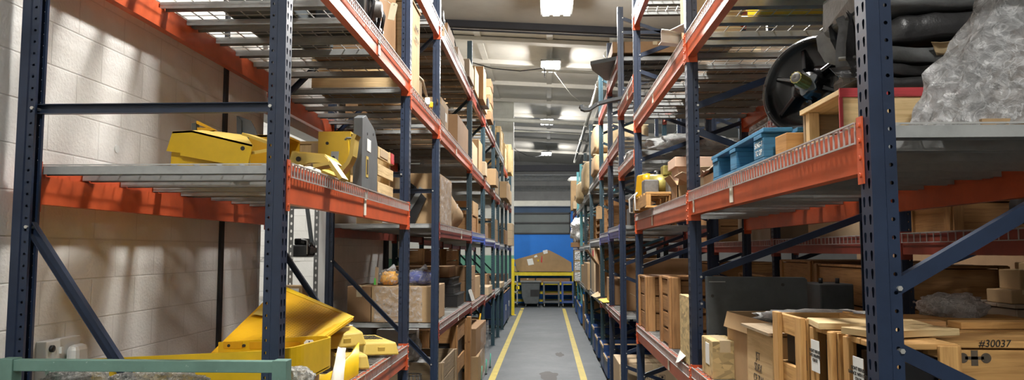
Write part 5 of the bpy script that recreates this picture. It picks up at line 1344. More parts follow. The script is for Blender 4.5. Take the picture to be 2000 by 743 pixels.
engine('black machine unit on the top level beyond the third left post', -1.38, 8.25, 4.369, 1.2, 'black', 8)
carton('brown carton hanging its side over the top beam behind the black machine', -1.75, -1.14, 8.65, 9.3, 4.369, 4.60, 'card_dark')
hang_tag('manila tag hanging at the top level beam beyond the third left post', pt(863, 60, 7.95), .055, .115, (0, 0, R(20)), 'card_pale')
o = quad_sheet((-1.12, 7.7, 3.52), (-1.1, 8.2, 3.5), (-1.1, 8.2, 3.30), (-1.12, 7.9, 3.36), .004, 4, 4, .03, 2).build('kraft_sheet', M['card_grey']); tag(o, 'torn brown paper flapping at the third left post on the upper level', 'paper')
carton('tan film wrapped carton just past the third left post on the upper level', -1.8, -1.16, 8.3, 8.9, 3.294, 3.66, 'card', papers=[('B', .1, .2, .12, .1, 'paper')])
carton('brown carton in the middle of the third bay on the upper level', -1.95, -1.13, 9.6, 10.9, 3.294, 3.70, 'card_dark')
carton('long brown carton added to darken the back of the third bay on the upper level', -2.2, -1.9, 8.2, 9.5, 3.294, 3.9, 'card_dark')  # hidden filler, added to darken this bay
# top level cartons along the left row
TOP = [
 (L(.02), L(.7), 9.55, 10.35, 4.369, 4.56, 'card_grey', 'grey brown carton on the top level left, first past the wooden-look one'),
 (L(.75), L(1.1), 8.1, 10.9, 4.369, 4.62, 'card_dark', 'long dark carton added to shade the back of the top level in the third bay'),  # out-of-sight filler that keeps light off the bay below
 (L(-.04), L(.6), 10.4, 11.05, 4.369, 4.62, 'card_grey', 'open grey tray with a slanted side on the top level, left'),
 (L(-.03), L(.5), 11.3, 11.95, 4.369, 4.74, 'card', 'tall tan carton on the top level beyond the fourth left post'),
 (L(-.10), L(.5), 12.0, 12.55, 4.369, 4.90, 'card_dark', 'dark brown carton jutting over the aisle from the top level, left'),
 (L(.6), L(1.1), 11.3, 13.4, 4.369, 4.85, 'card_dark', 'long dark carton added to shade the back of the top level in the fourth bay'),  # another unseen filler, there to shade the rack
 (L(-.05), L(.5), 12.95, 13.4, 4.369, 4.62, 'card_pale', 'pale low carton beyond the dark jutting one on the top level'),
]
for (x0, x1, y0, y1, z0, z1, mt, lb) in TOP: carton(lb, min(x0, x1), max(x0, x1), y0, y1, z0, z1, mt, group='cartons on the left top level')
t = thing('steel_tray', 'dark open steel tray sticking out from the left upper level beam', 'tray', (-1.0, 12.6, 4.0)); O = t.location
ztr = 3.262
NM = ['lowest', 'second', 'third', 'fourth', 'topmost']
for k in range(5):
    carton('%s carton in the stack of five beyond the fifth left post' % NM[k], L(.5), L(-.09 + .01 * (k % 2)), 13.75, 14.4, 4.345 + .15 * k - .0, 4.345 + .15 * k + .148, 'card' if k % 2 else 'card_dark', group='stack of five cartons, left top level', papers=[('F', .12, .08, .08, .05, 'card_pale')])
for (a, b, c, d) in ((-1.35, -.98, 12.58, 12.92),):
    rel(MB().bb(a, b, c, d, 4.1, 4.108)).build('base', M['charcoal'], t); 
    rel(MB().bb(b - .006, b, c, d, 4.108, 4.25)).build('side', M['charcoal'], t); rel(MB().bb(a, b, c, c + .006, 4.108, 4.22)).build('front', M['charcoal'], t)
t.location.z += 0; t.location = (t.location.x + .0, t.location.y, t.location.z + .27)
MIDL = [
 (L(.02), L(.75), 11.45, 12.3, 3.259, 3.62, 'card_pale', 'pale grey carton jutting at the upper level beyond the fourth left post'),
 (L(.0), L(.6), 12.35, 13.0, 3.259, 3.78, 'card', 'tan carton beside the pale jutting one on the upper level'),
 (L(-.05), L(.5), 13.1, 13.45, 3.259, 3.50, 'card_pale', 'small white carton before the fifth left post on the upper level'),
 (L(.05), L(.8), 13.8, 14.6, 3.229, 3.58, 'card_dark', 'dark carton just past the fifth left post on the upper level'),
 (L(-.12), L(.6), 14.7, 15.4, 3.229, 3.55, 'card', 'brown carton overhanging the aisle at the upper level in the fifth bay'),
 (L(.0), L(.7), 16.4, 17.5, 3.209, 3.62, 'card_pale', 'pale carton past the sixth left post on the upper level'),
 (L(-.15), L(.6), 18.0, 19.2, 3.209, 3.60, 'card', 'brown carton overhanging past the seventh left post on the upper level'),
 (L(-.1), L(.6), 19.7, 20.9, 3.259, 3.75, 'card', 'brown carton past the eighth left post on the upper level'),
 (L(-.05), L(.6), 21.5, 22.8, 3.309, 3.7, 'card_pale', 'pale carton at the far end of the left upper level'),
]
for (x0, x1, y0, y1, z0, z1, mt, lb) in MIDL: carton(lb, min(x0, x1), max(x0, x1), y0, y1, z0, z1, mt, group='cartons on the left upper level')
for i, (y0, y1, z1) in enumerate([(17.9, 19.1, 4.9), (19.7, 20.9, 4.75)]):
    crate('pale slatted crate on the left top level, %s' % ('nearer of two' if i == 0 else 'farther of two'), L(.9), L(.0), y0, y1, 4.312 if i == 0 else 4.162, z1, 'pine_pale', nb=3, group='pale crates on the left top level')
crate('pale crate standing out at the far left end of the top level', L(.7), L(-.08), 21.4, 22.6, 4.162, 4.95, 'pine_pale', nb=2)
# head height, left
t = carton('big brown film wrapped carton just past the third left post at head height', -2.0, -1.125, 7.96, 9.0, 2.250, 2.78, 'card', papers=[('F', -.08, .12, .16, .22, 'paper'), ('F', .12, .12, .14, .16, 'paper')])
MB().bb(.05, .20, -.526, -.5235, .185, .21).build('red_stripe', M['red'], t)
o = MB().grid(lambda u, v: Vector((-1.118 + .02 * noise.noise(Vector((u * 9, v * 9, 3))), 8.0 + .9 * u, 2.26 + .5 * v + .03 * noise.noise(Vector((u * 5, v * 3, 8))))), 20, 20).build('stretch_film', M['film_thin']); tag(o, 'loose stretch film hanging on the aisle side of the big wrapped carton', 'film')
t = thing('fibre_panel', 'tan bowed fibreboard sheets standing beside the big wrapped carton', 'board', (-1.3, 9.4, 2.25)); O = t.location
for k, (x, y0, y1, h) in enumerate([(-1.30, 9.05, 10.0, .48), (-1.20, 9.08, 10.05, .44)]):
    rel(MB().grid(lambda u, v: Vector((x + .10 * math.sin(PI * v) * u, y0 + (y1 - y0) * u, 2.252 + h * v * (1 - .25 * u * u))), 10, 10)).build('sheet', M['card' if k else 'card_pale'], t)
rel(MB().bb(-1.12, -1.117, 9.5, 9.56, 2.5, 2.55)).build('paper_label', M['paper'], t)
t = thing('tilted_rail', 'galvanised slotted rail leaning against the big wrapped carton', 'metal rail', (-1.4, 7.87, 2.25)); O = t.location
rel(MB().beam((-1.52, 7.90, 2.26), (-1.30, 7.90, 2.62), .03, .05)).build('rail', M['galv_dark'], t)
t = thing('black_cover', 'black folded cover with a buckle hanging before the big wrapped carton', 'plastic sheet', (-1.7, 7.9, 2.25)); O = t.location
rel(poly_prism([(797, 355), (806, 360), (832, 388), (826, 400), (808, 440), (797, 440)], 7.90, .04)).build('cover', M['black'], t)
rel(MB().tube([pt(805, 362, 7.88), pt(812, 366, 7.88), pt(810, 374, 7.88), pt(803, 370, 7.88), pt(805, 362, 7.88)], .008, 8)).build('buckle', M['black'], t)
HEAD = [
 (L(.03), L(1.0), 11.35, 12.3, 2.249, 2.52, 'wood', 'brown wooden box with a pale end past the fourth left post at head height'),
 (L(.1), L(1.0), 12.45, 13.4, 2.249, 2.78, 'card', 'tan carton beyond the brown wooden box at head height'),
 (L(.02), L(.9), 13.75, 14.6, 2.199, 2.45, 'card_dark', 'flat dark carton past the fifth left post at head height'),
 (L(.02), L(.8), 16.4, 17.5, 2.159, 2.42, 'card', 'lower brown carton past the sixth left post at head height'),
 (L(.02), L(.8), 16.4, 17.4, 2.421, 2.66, 'card', 'upper brown carton past the sixth left post at head height'),
 (L(-.03), L(.7), 19.7, 20.8, 2.129, 2.5, 'card_dark', 'dark carton past the eighth left post at head height'),
 (L(-.12), L(.5), 21.6, 22.8, 2.109, 2.30, 'card_pale', 'lowest pale carton of the stack of three at the far left end'),
 (L(-.12), L(.5), 21.6, 22.8, 2.301, 2.53, 'card_pale', 'middle pale carton of the stack of three at the far left end'),
 (L(-.12), L(.5), 21.6, 22.8, 2.531, 2.74, 'card_pale', 'top pale carton of the stack of three at the far left end'),
]
for (x0, x1, y0, y1, z0, z1, mt, lb) in HEAD:
    if mt == 'wood': crate(lb, min(x0, x1), max(x0, x1), y0, y1, z0, z1, 'pine_dark', nb=1)
    else: carton(lb, min(x0, x1), max(x0, x1), y0, y1, z0, z1, mt, group='cartons on the left head height level')
# waist height, left
carton('wrapped brown carton left of the one carrying the bags at waist height', -2.08, -1.83, 7.96, 8.75, 1.229, 1.60, 'card_dark')
t = carton('brown carton carrying the orange and blue bags, behind the third left post', -1.82, -1.18, 7.94, 8.85, 1.229, 1.60, 'card', papers=[])
o = MB().grid(lambda u, v: Vector((-1.79 + .50 * u + .01 * noise.noise(Vector((u * 6, v * 6, 2))), 7.925 + .012 * noise.noise(Vector((u * 8, v * 8, 5))), 1.24 + .36 * v)), 16, 16).build('stretch_film', M['film_thin']); tag(o, 'stretch film with shiny creases on the front of the bagged brown carton', 'film')
def bag(lb, c, d, seed, inner):
    t = thing('plastic_bag', lb, 'bag', c)
    MB().blob((0, 0, d[2] * .45), (d[0] * .8, d[1] * .8, d[2] * .85), .25, 3, seed, 28, 16).build('contents', M[inner], t)
    MB().blob((0, 0, d[2] * .5), d, .22, 3, seed + 3, 32, 18).build('film', M['film_thin'], t)
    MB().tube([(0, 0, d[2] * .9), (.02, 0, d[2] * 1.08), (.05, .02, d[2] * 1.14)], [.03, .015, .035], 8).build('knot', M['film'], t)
bag('clear bag of orange yellow parts on the brown carton', (-1.68, 8.15, 1.601), (.22, .22, .17), 3, 'bag_yellow')
bag('clear bag of blue parts on the brown carton near the third left post', (-1.35, 8.2, 1.601), (.34, .26, .17), 8, 'bag_blue')
t = thing('paper_roll', 'upright paper slip with a green strip beside the orange bag', 'paper', (-1.83, 8.1, 1.601)); O = t.location
rel(quad_sheet((-1.83, 8.1, 1.602), (-1.80, 8.12, 1.602), (-1.79, 8.12, 1.79), (-1.82, 8.1, 1.80), .004)).build('slip', M['card_pale'], t)
rel(quad_sheet((-1.835, 8.098, 1.61), (-1.81, 8.1, 1.61), (-1.815, 8.1, 1.68), (-1.83, 8.098, 1.68), .003)).build('green_strip', M['green_label'], t)
for k, (z, h, w) in enumerate([(1.229, .17, .95), (1.40, .12, .85), (1.521, .09, .8)]):
    t = thing('plastic_tray', '%s black plastic tray of the pile on the waist height deck in the third bay' % ['lowest', 'middle', 'top'][k], 'tray', (-1.66, 10.55, z), 0, 'black trays in the third left bay')
    MB().bb(-w / 2, w / 2, -.4, .4, 0, .01).build('base', M['black'], t)
    for (a, b, c, d) in ((-w / 2, w / 2, -.4, -.385), (-w / 2, w / 2, .385, .4), (-w / 2, -w / 2 + .015, -.385, .385), (w / 2 - .015, w / 2, -.385, .385)): MB().bb(a, b, c, d, .01, h - .004).build('side', M['black'], t)
    MB().bb(-w / 2 - .012, w / 2 + .012, -.412, .412, h - .02, h - .006).build('rim', M['rubber'], t)
carton('brown carton resting on the pile of black trays', -2.1, -1.3, 10.2, 10.9, 1.612, 1.76, 'card_dark')
hang_tag('white tag dangling at the fourth left post above the waist height beam', pt(921, 577, 11.05), .05, .17, (0, R(-18), 0), 'paper')
for k, (z0, z1) in enumerate([(1.189, 1.33), (1.331, 1.52), (1.521, 1.74)]):
    carton('%s brown carton of the stack of three past the fourth left post at waist height' % ['lowest', 'middle', 'top'][k], L(.68), L(.03), 11.35, 12.1, z0, z1, 'card_dark', group='stack of three at waist height')
WST = [(L(.6), L(.05), 12.2, 13.2, 1.189, 1.55, 'card', 'tan carton behind the stack of three at waist height'), (L(.5), L(-.02), 14.2, 15.2, 1.149, 1.3, 'card_pale', 'flat pale carton past the fifth left post at waist height'),
       (L(.68), L(.1), 15.3, 16.0, 1.149, 1.5, 'card_dark', 'dark carton before the sixth left post at waist height'), (L(.6), L(-.04), 17.9, 19.0, 1.109, 1.22, 'card_pale', 'flat pale carton past the seventh left post at waist height'),
       (L(.7), L(.05), 21.5, 22.8, 1.109, 1.3, 'card_dark', 'dark carton at the far left end at waist height')]
for (x0, x1, y0, y1, z0, z1, mt, lb) in WST: carton(lb, min(x0, x1), max(x0, x1), y0, y1, z0, z1, mt, group='cartons on the left waist height level')
for i, (y0, y1, z) in enumerate([(11.4, 13.2, 2.0), (13.9, 15.9, 2.0)]):
    crate('tall aged crate at the back of the %s left bay at waist height' % ['fourth', 'fifth'][i], -2.2, -1.85 + .0, y0, y1, 1.189 if i == 0 else 1.149, z, 'pine_dark', nb=4)
# floor level, left
t = crate('open topped pale crate on the floor past the third left post', -2.0, -1.12, 8.2, 9.4, 0.0, .79, 'pine_grey', nb=4, lid=False, th=.022)
film_pile('white plastic bag slumped in the open topped pale crate', (-1.50, 8.45, .90), (.22, .25, .30), 51, 'bag_white', .3, 'plastic_bag', 'bag')
solid('scrap_heap', 'heap of grey parts filling the open topped pale crate', 'scrap', MB().blob((-1.56, 8.8, .38), (.76, 1.0, .72), .2, 3, 5), 'iron')
t = thing('wire_basket', 'black wire mesh can in front of the open topped pale crate', 'basket', (-1.38, 7.95, 0)); 
m = MB()
for k in range(14): m.tube([(.085 * math.cos(2 * PI * k / 14), .085 * math.sin(2 * PI * k / 14), .0), (.085 * math.cos(2 * PI * k / 14), .085 * math.sin(2 * PI * k / 14), .70)], .004, 5)
m.build('mesh', M['black'], t)
for k in range(6): MB().tube([(.087 * math.cos(2 * PI * j / 20), .087 * math.sin(2 * PI * j / 20), .02 + .136 * k) for j in range(21)], .005, 5).build('hoop', M['black'], t)
for i, (x0, x1, y0, y1, z1, lb) in enumerate([(-2.05, -1.5, 9.65, 10.95, .98, 'aged crate with square windows on the floor, behind the pale open crate'), (-1.42, -1.14, 9.6, 10.7, 1.04, 'aged windowed crate at the aisle edge under the third left bay')]):
    crate(lb, x0, x1, y0, y1, 0.0, z1, 'pine_dark', nb=5, windows=True, th=.022)
solid('loose_board', 'tall aged board standing upright beside the fourth left post', 'board', MB().bb(-1.13, -1.07, 10.75, 10.88, .0, 1.05), 'pine_dark', bevel=.003)
carton('white and grey carton behind the windowed crates on the floor', -2.1, -1.6, 9.45, 9.62, 0.0, 1.0, 'paper', seam=False)
carton('large brown carton on the floor past the fourth left post, lower of two', -1.8, -1.03, 11.35, 12.9, .0, .42, 'card', rz=.02)
carton('large brown carton on the floor past the fourth left post, upper of two', -1.8, -1.04, 11.4, 12.9, .421, .82, 'card_dark', rz=-.02, flaps=0)
o = MB().grid(lambda u, v: Vector((-.985 + .02 * noise.noise(Vector((u * 9, v * 6, 3))), 11.4 + 1.6 * u, .02 + .80 * v)), 24, 16).build('stretch_film', M['film_thin']); tag(o, 'torn stretch film on the aisle side of the two large floor cartons', 'film')
for y, n in ((11.7, 'nearest'), (12.4, 'second'), (13.1, 'third')):
    t = thing('safety_post', '%s thin pale green marker rod standing by the left floor stripe' % n, 'marker rod', (-1.0 + .02 * (y - 11.7), y, 0), 0, 'pale green marker rods'); MB().tube([(0, 0, 0), (.01, 0, .24)], .008, 8).build('rod', M['green_plug'], t); MB().tube([(0, 0, 0), (0, 0, .02)], .02, 10).build('foot', M['black'], t)
carton('brown carton on the floor past the fifth left post', -1.85, -1.2, 13.75, 14.8, .0, .7, 'card_dark')
t = thing('floor_jack', 'yellow and black hand jack on the floor past the large cartons', 'jack', (-1.25, 13.3, 0)); O = t.location
rel(MB().bb(-1.42, -1.1, 13.1, 13.4, .05, .14)).build('body', M['yellow_deep'], t, bevel=.01)
rel(MB().tube([(-1.25, 13.3, .1), (-1.15, 13.2, .9)], .018, 8)).build('handle', M['yellow_deep'], t)
for x in (-1.4, -1.12): rel(MB().tube([(x, 13.1, .05), (x + .03, 13.1, .05)], .05, 12)).build('wheel', M['black'], t)
for i, y in enumerate((19.75, 21.35)):
    t = thing('tool_cabinet', '%s blue steel cabinet under the far left racks' % ['nearer', 'farther'][i], 'cabinet', (-1.45, y, 0), 0, 'blue cabinets under the far left racks')
    MB().bb(-.33, .33, 0, 1.4, .06, .88).build('body', M['cabinet_blue'], t, bevel=.01)
    for k in range(2):
        d = MB().bb(.33, .345, .03 + .68 * k, .69 + .68 * k, .10, .85).build('door', M['cabinet_blue'], t, bevel=.004)
        MB().bb(.345, .365, .60 + .10 * k, .62 + .1 * k, .4, .55).build('handle', M['bolt'], d)
    MB().bb(-.3, .3, .03, 1.37, 0, .06).build('plinth', M['black'], t)
    MB().bb(-.34, .35, -.01, 1.41, .88, .9).build('top', M['card_dark'], t)
t = thing('post_protector', 'yellow column guard at the far end of the left racks', 'post guard', (-1.06, 23.72, 0))
MB().bb(-.045, .045, -.03, .03, 0.01, 1.72).build('guard', M['yellow_safety'], t, bevel=.006); MB().bb(-.1, .1, -.08, .08, 0, .01).build('base_plate', M['yellow_safety'], t)

# ---- side room shelving
t = thing('steel_shelf', 'grey slotted steel shelving with wire shelves in the side room', 'shelving', (-3.1, 7.75, 0)); O = t.location
def slotpost(x, y, mt='galv_dark'):
    m = MB(); p = .076; 
    for k in range(34): m.cell((x - .0, y, k * p), (1, 0, 0), (0, 0, 1), .05, p, [(a * .010, b * .016) for a, b in H8])
    m.bb(x, x + .003, y, y + .04, 0, 34 * p); return rel(m).build('post', M[mt], t)
for x, y in ((-2.60, 7.63), (-2.46, 8.02), (-3.7, 7.63), (-3.7, 8.02)): slotpost(x, y)
for z in (1.10, 1.49, 1.90, 2.5):
    m = MB()
    for k in range(21): m.bb(-3.68, -2.41, 7.42 + .03 * k, 7.424 + .03 * k, z, z + .005)
    for k in range(13): m.beam((-3.68 + .096 * k, 7.413, z - .035), (-3.63 + .096 * k, 7.413, z), .004, .008)
    m.bb(-3.68, -2.41, 7.41, 7.416, z - .04, z - .034).bb(-3.68, -2.41, 7.41, 7.416, z, z + .006); rel(m).build('wire_shelf', M['white_plastic'], t)
rel(MB().beam((-2.58, 8.06, 2.6), (-2.48, 8.06, 1.95), .02, .04)).build('brace', M['charcoal'], t)
engine('black motor unit on the wire shelf in the side room', -2.52, 7.84, 1.907, .55, 'black', 3)
carton('carton with white labels on the lower wire shelf in the side room', -2.66, -2.38, 7.42, 7.62, 1.497, 1.63, 'card', papers=[('F', -.05, .07, .07, .10, 'paper'), ('F', .06, .06, .09, .09, 'paper')])
carton('brown carton on the lowest wire shelf in the side room', -3.2, -2.7, 7.45, 7.95, 1.107, 1.3, 'card_dark')

# ================================================================== RIGHT ROW beyond the gap bay
t = carton('large carton with handling symbols on the floor behind the gap bay', Rr(-.01), Rr(.88), 9.80, 10.7, 0, .555, 'card_pale')
cx = Rr(.435)
for px_, kind in ((1263, 'arrow'), (1277, 'umbrella'), (1293.5, 'glass')):
    x = pt(px_, 729, 9.8).x - cx; z = pt(0, 729, 9.8).z
    m = MB(); s = .034
    for (a, b, c, d) in ((-s, s, s - .004, s), (-s, s, -s, -s + .004), (-s, -s + .004, -s, s), (s - .004, s, -s, s)): m.bb(x + a, x + b, -.4520, -.4505, z + c, z + d)
    if kind == 'arrow':
        for q in (-.012, .012): m.bb(x + q - .004, x + q + .004, -.452, -.4505, z - .018, z + .008); m.prism([(-.010, 0), (.010, 0), (0, .014)], (0, -.0015, 0), (x + q, -.4505, z + .006))
    elif kind == 'umbrella':
        m.prism([(.022 * math.cos(PI * k / 10), .020 * math.sin(PI * k / 10)) for k in range(11)], (0, -.0015, 0), (x, -.4505, z + .001)); m.bb(x - .0015, x + .0015, -.452, -.4505, z - .02, z + .002)
    else:
        m.prism([(-.016, .02), (-.012, .0), (0, -.006), (.012, 0), (.016, .02)], (0, -.0015, 0), (x, -.4505, z)); m.bb(x - .0015, x + .0015, -.452, -.4505, z - .02, z - .004); m.bb(x - .01, x + .01, -.452, -.4505, z - .022, z - .019)
    m.build('handling_symbol', M['ink'], t)
m = MB()
for s in range(3): m.tube([(Rr(-.10) + .05 * s + .12 * math.cos(k * .5 + s) * (k / 14), 9.62 + .04 * s + .08 * math.sin(k * .6 + s), .02 + .08 * abs(math.sin(k * .45 + s))) for k in range(14)], .006, 6)
tag(m.build('packing_strap', M['manila']), 'loose pale packing strap curled on the floor by the symbol carton', 'strap')
def bin_(lb, x, y, w, d, h, mat, tilt=0, fill=True, grp='blue bins under the right racks'):
    t = thing('storage_bin', lb, 'bin', (x, y, 0), 0, grp)
    th = .012
    MB().bb(-w / 2, w / 2, -d / 2, d / 2, .05, .062).build('base', M[mat], t)
    m = MB().bb(-w / 2, w / 2, -d / 2, -d / 2 + th, .05, h); 
    for k in (1, 2): m.bb(-w / 2 + .06, w / 2 - .06, -d / 2 - .008, -d / 2, h * .3 * k, h * .3 * k + .02)
    m.build('end_wall', M[mat], t)
    MB().bb(-w / 2, w / 2, d / 2 - th, d / 2, .05, h).build('end_wall', M[mat], t)
    for s in (-1, 1): MB().bb(s * w / 2, s * (w / 2 - th), -d / 2 + th, d / 2 - th, .05, h).build('side_wall', M[mat], t)
    MB().bb(-w / 2 - .014, -w / 2, -d / 2, d / 2, h - .05, h - .01).build('label_rail', M['card_pale'], t)
    MB().bb(-w / 2 + .03, w / 2 - .03, -d / 2 + .03, d / 2 - .03, .0, .05).build('skid', M['black'], t)
    if fill: MB().bb(-w / 2 + .03, w / 2 - .03, -d / 2 + .03, d / 2 - .03, .07, h - .06).build('contents', M[fill if isinstance(fill, str) else 'card'], t)
BN = ['nearest', 'second', 'third', 'fourth', 'fifth', 'sixth', 'seventh', 'eighth']
for i, (y, h, fl) in enumerate([(12.1, .36, 'card_dark'), (12.88, .46, 'card'), (14.3, .42, 'card_dark'), (15.3, .50, 'card_pale'), (17.4, .42, 'card'), (18.4, .45, 'card_dark')]):
    bin_('%s dark blue bin of brown cartons on the floor under the right racks' % BN[i], Rr(.36), y, .74, .72, h, 'blue_bin', fill=fl)
carton('tall tan carton between the blue bins under the far right racks', Rr(.0), Rr(.6), 19.3, 20.1, 0, .68, 'card', flaps=1)
for i, y in enumerate((20.85, 21.85, 22.75, 24.55)):
    bin_('%s bright blue bin of the far four under the right racks' % BN[i], Rr(.32), y, .70, .75, .52, 'blue_bright' if i < 2 else 'blue_bin', fill='card')
for i, (x, y) in enumerate(((Rr(.75), 11.02), (Rr(.95), 12.3), (Rr(.95), 16.0), (Rr(.86), 19.9))):
    bin_('%s blue bin at the back of the floor under the right racks' % BN[i], x, y, .40 if i else .6, .5, .5, 'blue_bright' if i == 3 else 'blue_bin', fill=False, grp='back blue bins')
# waist height, right
W2 = [
 (Rr(.3), Rr(1.05), 9.85, 10.25, 1.159, 1.34, 'card_pale', 'pale open carton on the waist height deck at the fourth right post'),
 (Rr(.15), Rr(1.05), 10.5, 11.2, 1.159, 1.86, 'card_dark', 'dark brown carton past the fourth right post at waist height'),
 (Rr(.05), Rr(.9), 11.6, 12.5, 1.159, 1.55, 'card_dark', 'brown carton past the fifth right post at waist height'),
 (Rr(.0), Rr(1.0), 13.65, 14.6, 1.159, 1.72, 'card_dark', 'open brown carton with a torn flap past the sixth right post'),
 (Rr(.0), Rr(1.0), 15.1, 16.1, 1.159, 2.02, 'card_pale', 'tallest pale carton with red tape at waist height, right'),
 (Rr(-.05), Rr(.8), 16.6, 18.2, 1.129, 1.7, 'card', 'tan carton past the seventh right post at waist height'),
 (Rr(.0), Rr(.8), 19.2, 20.8, 1.129, 1.6, 'card', 'tan carton past the eighth right post at waist height'),
]
for (x0, x1, y0, y1, z0, z1, mt, lb) in W2:
    t = carton(lb, x0, x1, y0, y1, z0, z1, mt, group='cartons on the right waist height level', flaps=1 if 'open' in lb else 0)
    if 'red tape' in lb: MB().bb(-.506, -.4995, -.45, -.1, .70, .82).build('red_tape', M['red'], t)
for k in range(3):
    z0 = 1.112 + .29 * k
    t = carton('%s film wrapped carton of the glossy stack at the far right' % ['lowest', 'middle', 'top'][k], Rr(-.14), Rr(.5), 21.6, 22.9, z0, z0 + .285, 'kraft', group='glossy wrapped stack')
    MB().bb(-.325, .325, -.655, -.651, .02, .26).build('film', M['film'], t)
o = quad_sheet((Rr(-.05), 11.9, 1.175), (Rr(.12), 12.0, 1.18), (Rr(.14), 12.9, 1.19), (Rr(-.08), 12.7, 1.175), .004, 4, 4, .01).build('yellow_sheet', M['yellow_safety']); tag(o, 'bright yellow sheet lying on the waist height deck, right', 'paper')
o = quad_sheet((Rr(-.1), 13.2, 1.17), (Rr(.05), 13.3, 1.2), (Rr(.0), 13.9, 1.24), (Rr(-.14), 13.7, 1.18), .004, 4, 4, .03).build('kraft_sheet', M['kraft']); tag(o, 'crumpled tan paper hanging off the waist height beam at the sixth right post', 'paper')
# head height, right: piles of pallets
n = 0
for (y0, y1, z, cnt) in ((11.7, 13.0, 2.249, 3), (13.7, 15.9, 2.189, 5), (16.7, 18.6, 2.109, 5)):
    for k in range(cnt):
        pallet('%s pallet of the pile past the %s right post at head height' % (['lowest', 'second', 'third', 'fourth', 'top'][k if k < cnt - 1 else 4], {11.7: 'fifth', 13.7: 'sixth', 16.7: 'seventh'}[y0]), Rr(.10), Rr(1.05), y0, y1, z + .137 * k, .135, 'pine_dark', 'pallet piles at head height', 'y')
film_pile('white plastic bundle hanging over the far right beam', (Rr(.05), 22.2, 2.201 + .36), (.55, 1.0, .75), 61, 'bag_white', .3)
carton('brown carton sticking out under the white plastic bundle', Rr(-.22), Rr(.4), 21.7, 22.7, 2.068, 2.2, 'card_dark')
engine('black and grey machine parts past the fourth right post at head height', Rr(.35), 10.3, 2.289, 1.1, 'iron', 6)
engine('dark machine unit past the fifth right post at head height', Rr(.7), 10.95, 2.289, .7, 'black', 6)
hang_tag('tan tag hanging at the fifth right post at head height', (Rr(-.02), 13.15, 2.62), .10, .22, (0, 0, 0), 'card')
# upper level, right
U = [
 (Rr(-.06), Rr(.9), 13.6, 15.0, 3.329, 3.72, 'card', 'brown paper wrapped bundle past the sixth right post, lower of two'),
 (Rr(-.05), Rr(.95), 13.7, 15.2, 3.722, 4.28, 'kraft', 'cream wrapped bundle past the sixth right post, upper of two'),
 (Rr(-.1), Rr(.6), 16.7, 18.3, 3.249, 3.95, 'kraft', 'tall tan wrapped bale past the seventh right post on the upper level'),
 (Rr(-.14), Rr(.5), 19.2, 20.9, 3.209, 3.72, 'kraft', 'rounded tan bale past the eighth right post on the upper level'),
]
for (x0, x1, y0, y1, z0, z1, mt, lb) in U:
    t = thing('wrapped_bale', lb, 'bale', ((x0 + x1) / 2, (y0 + y1) / 2, z0), 0, None)
    w, d, h = x1 - x0, y1 - y0, z1 - z0
    MB().blob((0, 0, h / 2), (w, d, h), .05, 2.5, y0, 40, 24, True, 6).build('body', M[mt], t)
    for q in (-.25, .25): MB().bb(-w / 2 * 1.01, w / 2 * 1.01, d * q - .02, d * q + .02, h * .98, h * 1.01).build('strap', M['tape_brown'], t)
t = carton('upright tan box with a black letter K near the far end of the right racks', Rr(-.14), Rr(.2), 24.6, 25.2, 3.259, 4.2, 'card', seam=False)
text('letter', 'K', .22, M['ink'], t, (0, -.3012, .38), (R(90), 0, 0))
MB().blob((0, 0, 1.0), (.5, .5, .2), .2, 3, 4).build('white_cover', M['paper'], t)
carton('pale carton in front of the K box at the far right end', Rr(-.1), Rr(.3), 23.8, 24.4, 3.259, 3.5, 'card_pale')
# top level, right
t = carton('long brown flat carton spanning the top level right of the aisle', Rr(-.05), Rr(1.05), 9.85, 11.2, 4.53, 4.68, 'card_dark')
t = thing('steel_plate', 'dark pointed steel plate jutting over the aisle under the long flat carton', 'steel plate', (Rr(.0), 10.4, 4.449)); O = t.location
rel(MB().prism([(Rr(-.32), 10.15), (Rr(.0), 9.9), (Rr(1.0), 9.9), (Rr(1.0), 11.1), (Rr(-.05), 11.1), (Rr(-.28), 10.45)], (0, 0, .05), (0, 0, 4.449), (1, 0, 0), (0, 1, 0))).build('plate', M['charcoal'], t)
for x in (.1, .9):
    rel(MB().bb(Rr(x), Rr(x + .06), 10.0, 11.0, 4.50, 4.529)).build('spacer', M['charcoal'], t)
t = thing('bent_bracket', 'dark bent steel arm with a hooked tip reaching out over the aisle', 'metal arm', (Rr(.0), 9.3, 3.8)); O = t.location
P = [pt(1132, 207, 9.3), pt(1134, 215, 9.3), pt(1142, 218, 9.3), pt(1152, 217, 9.3), pt(1168, 206, 9.3), pt(1190, 200, 9.3), pt(1240, 190, 9.3)]
rel(MB().strip([(p.x, p.z) for p in P], (0, .12, 0), .035, (0, 9.24, 0))).build('arm', M['charcoal'], t)
rel(MB().tube([pt(1168, 203, 9.235), pt(1168, 203, 9.242)], .012, 10)).build('bolt_hole', M['galv'], t)
rel(quad_sheet(P[0] + Vector((0, .0, 0)), P[0] + Vector((0, .12, 0)), P[2] + Vector((0, .12, .03)), P[2] + Vector((0, 0, .03)), .01)).build('hook', M['greysteel'], t)
carton('grey carton on the upper gap deck behind the bent steel arm', Rr(.5), Rr(1.0), 8.3, 9.2, 3.80, 4.0, 'card_grey')
carton('dark carton at the back of the top level in the second right bay', Rr(.5), Rr(1.05), 5.3, 7.5, 4.449, 4.8, 'card_dark')
carton('flat dark sheet carton on the upper level of the second right bay', Rr(.35), Rr(1.08), 5.9, 7.7, 3.369, 3.55, 'card_grey')

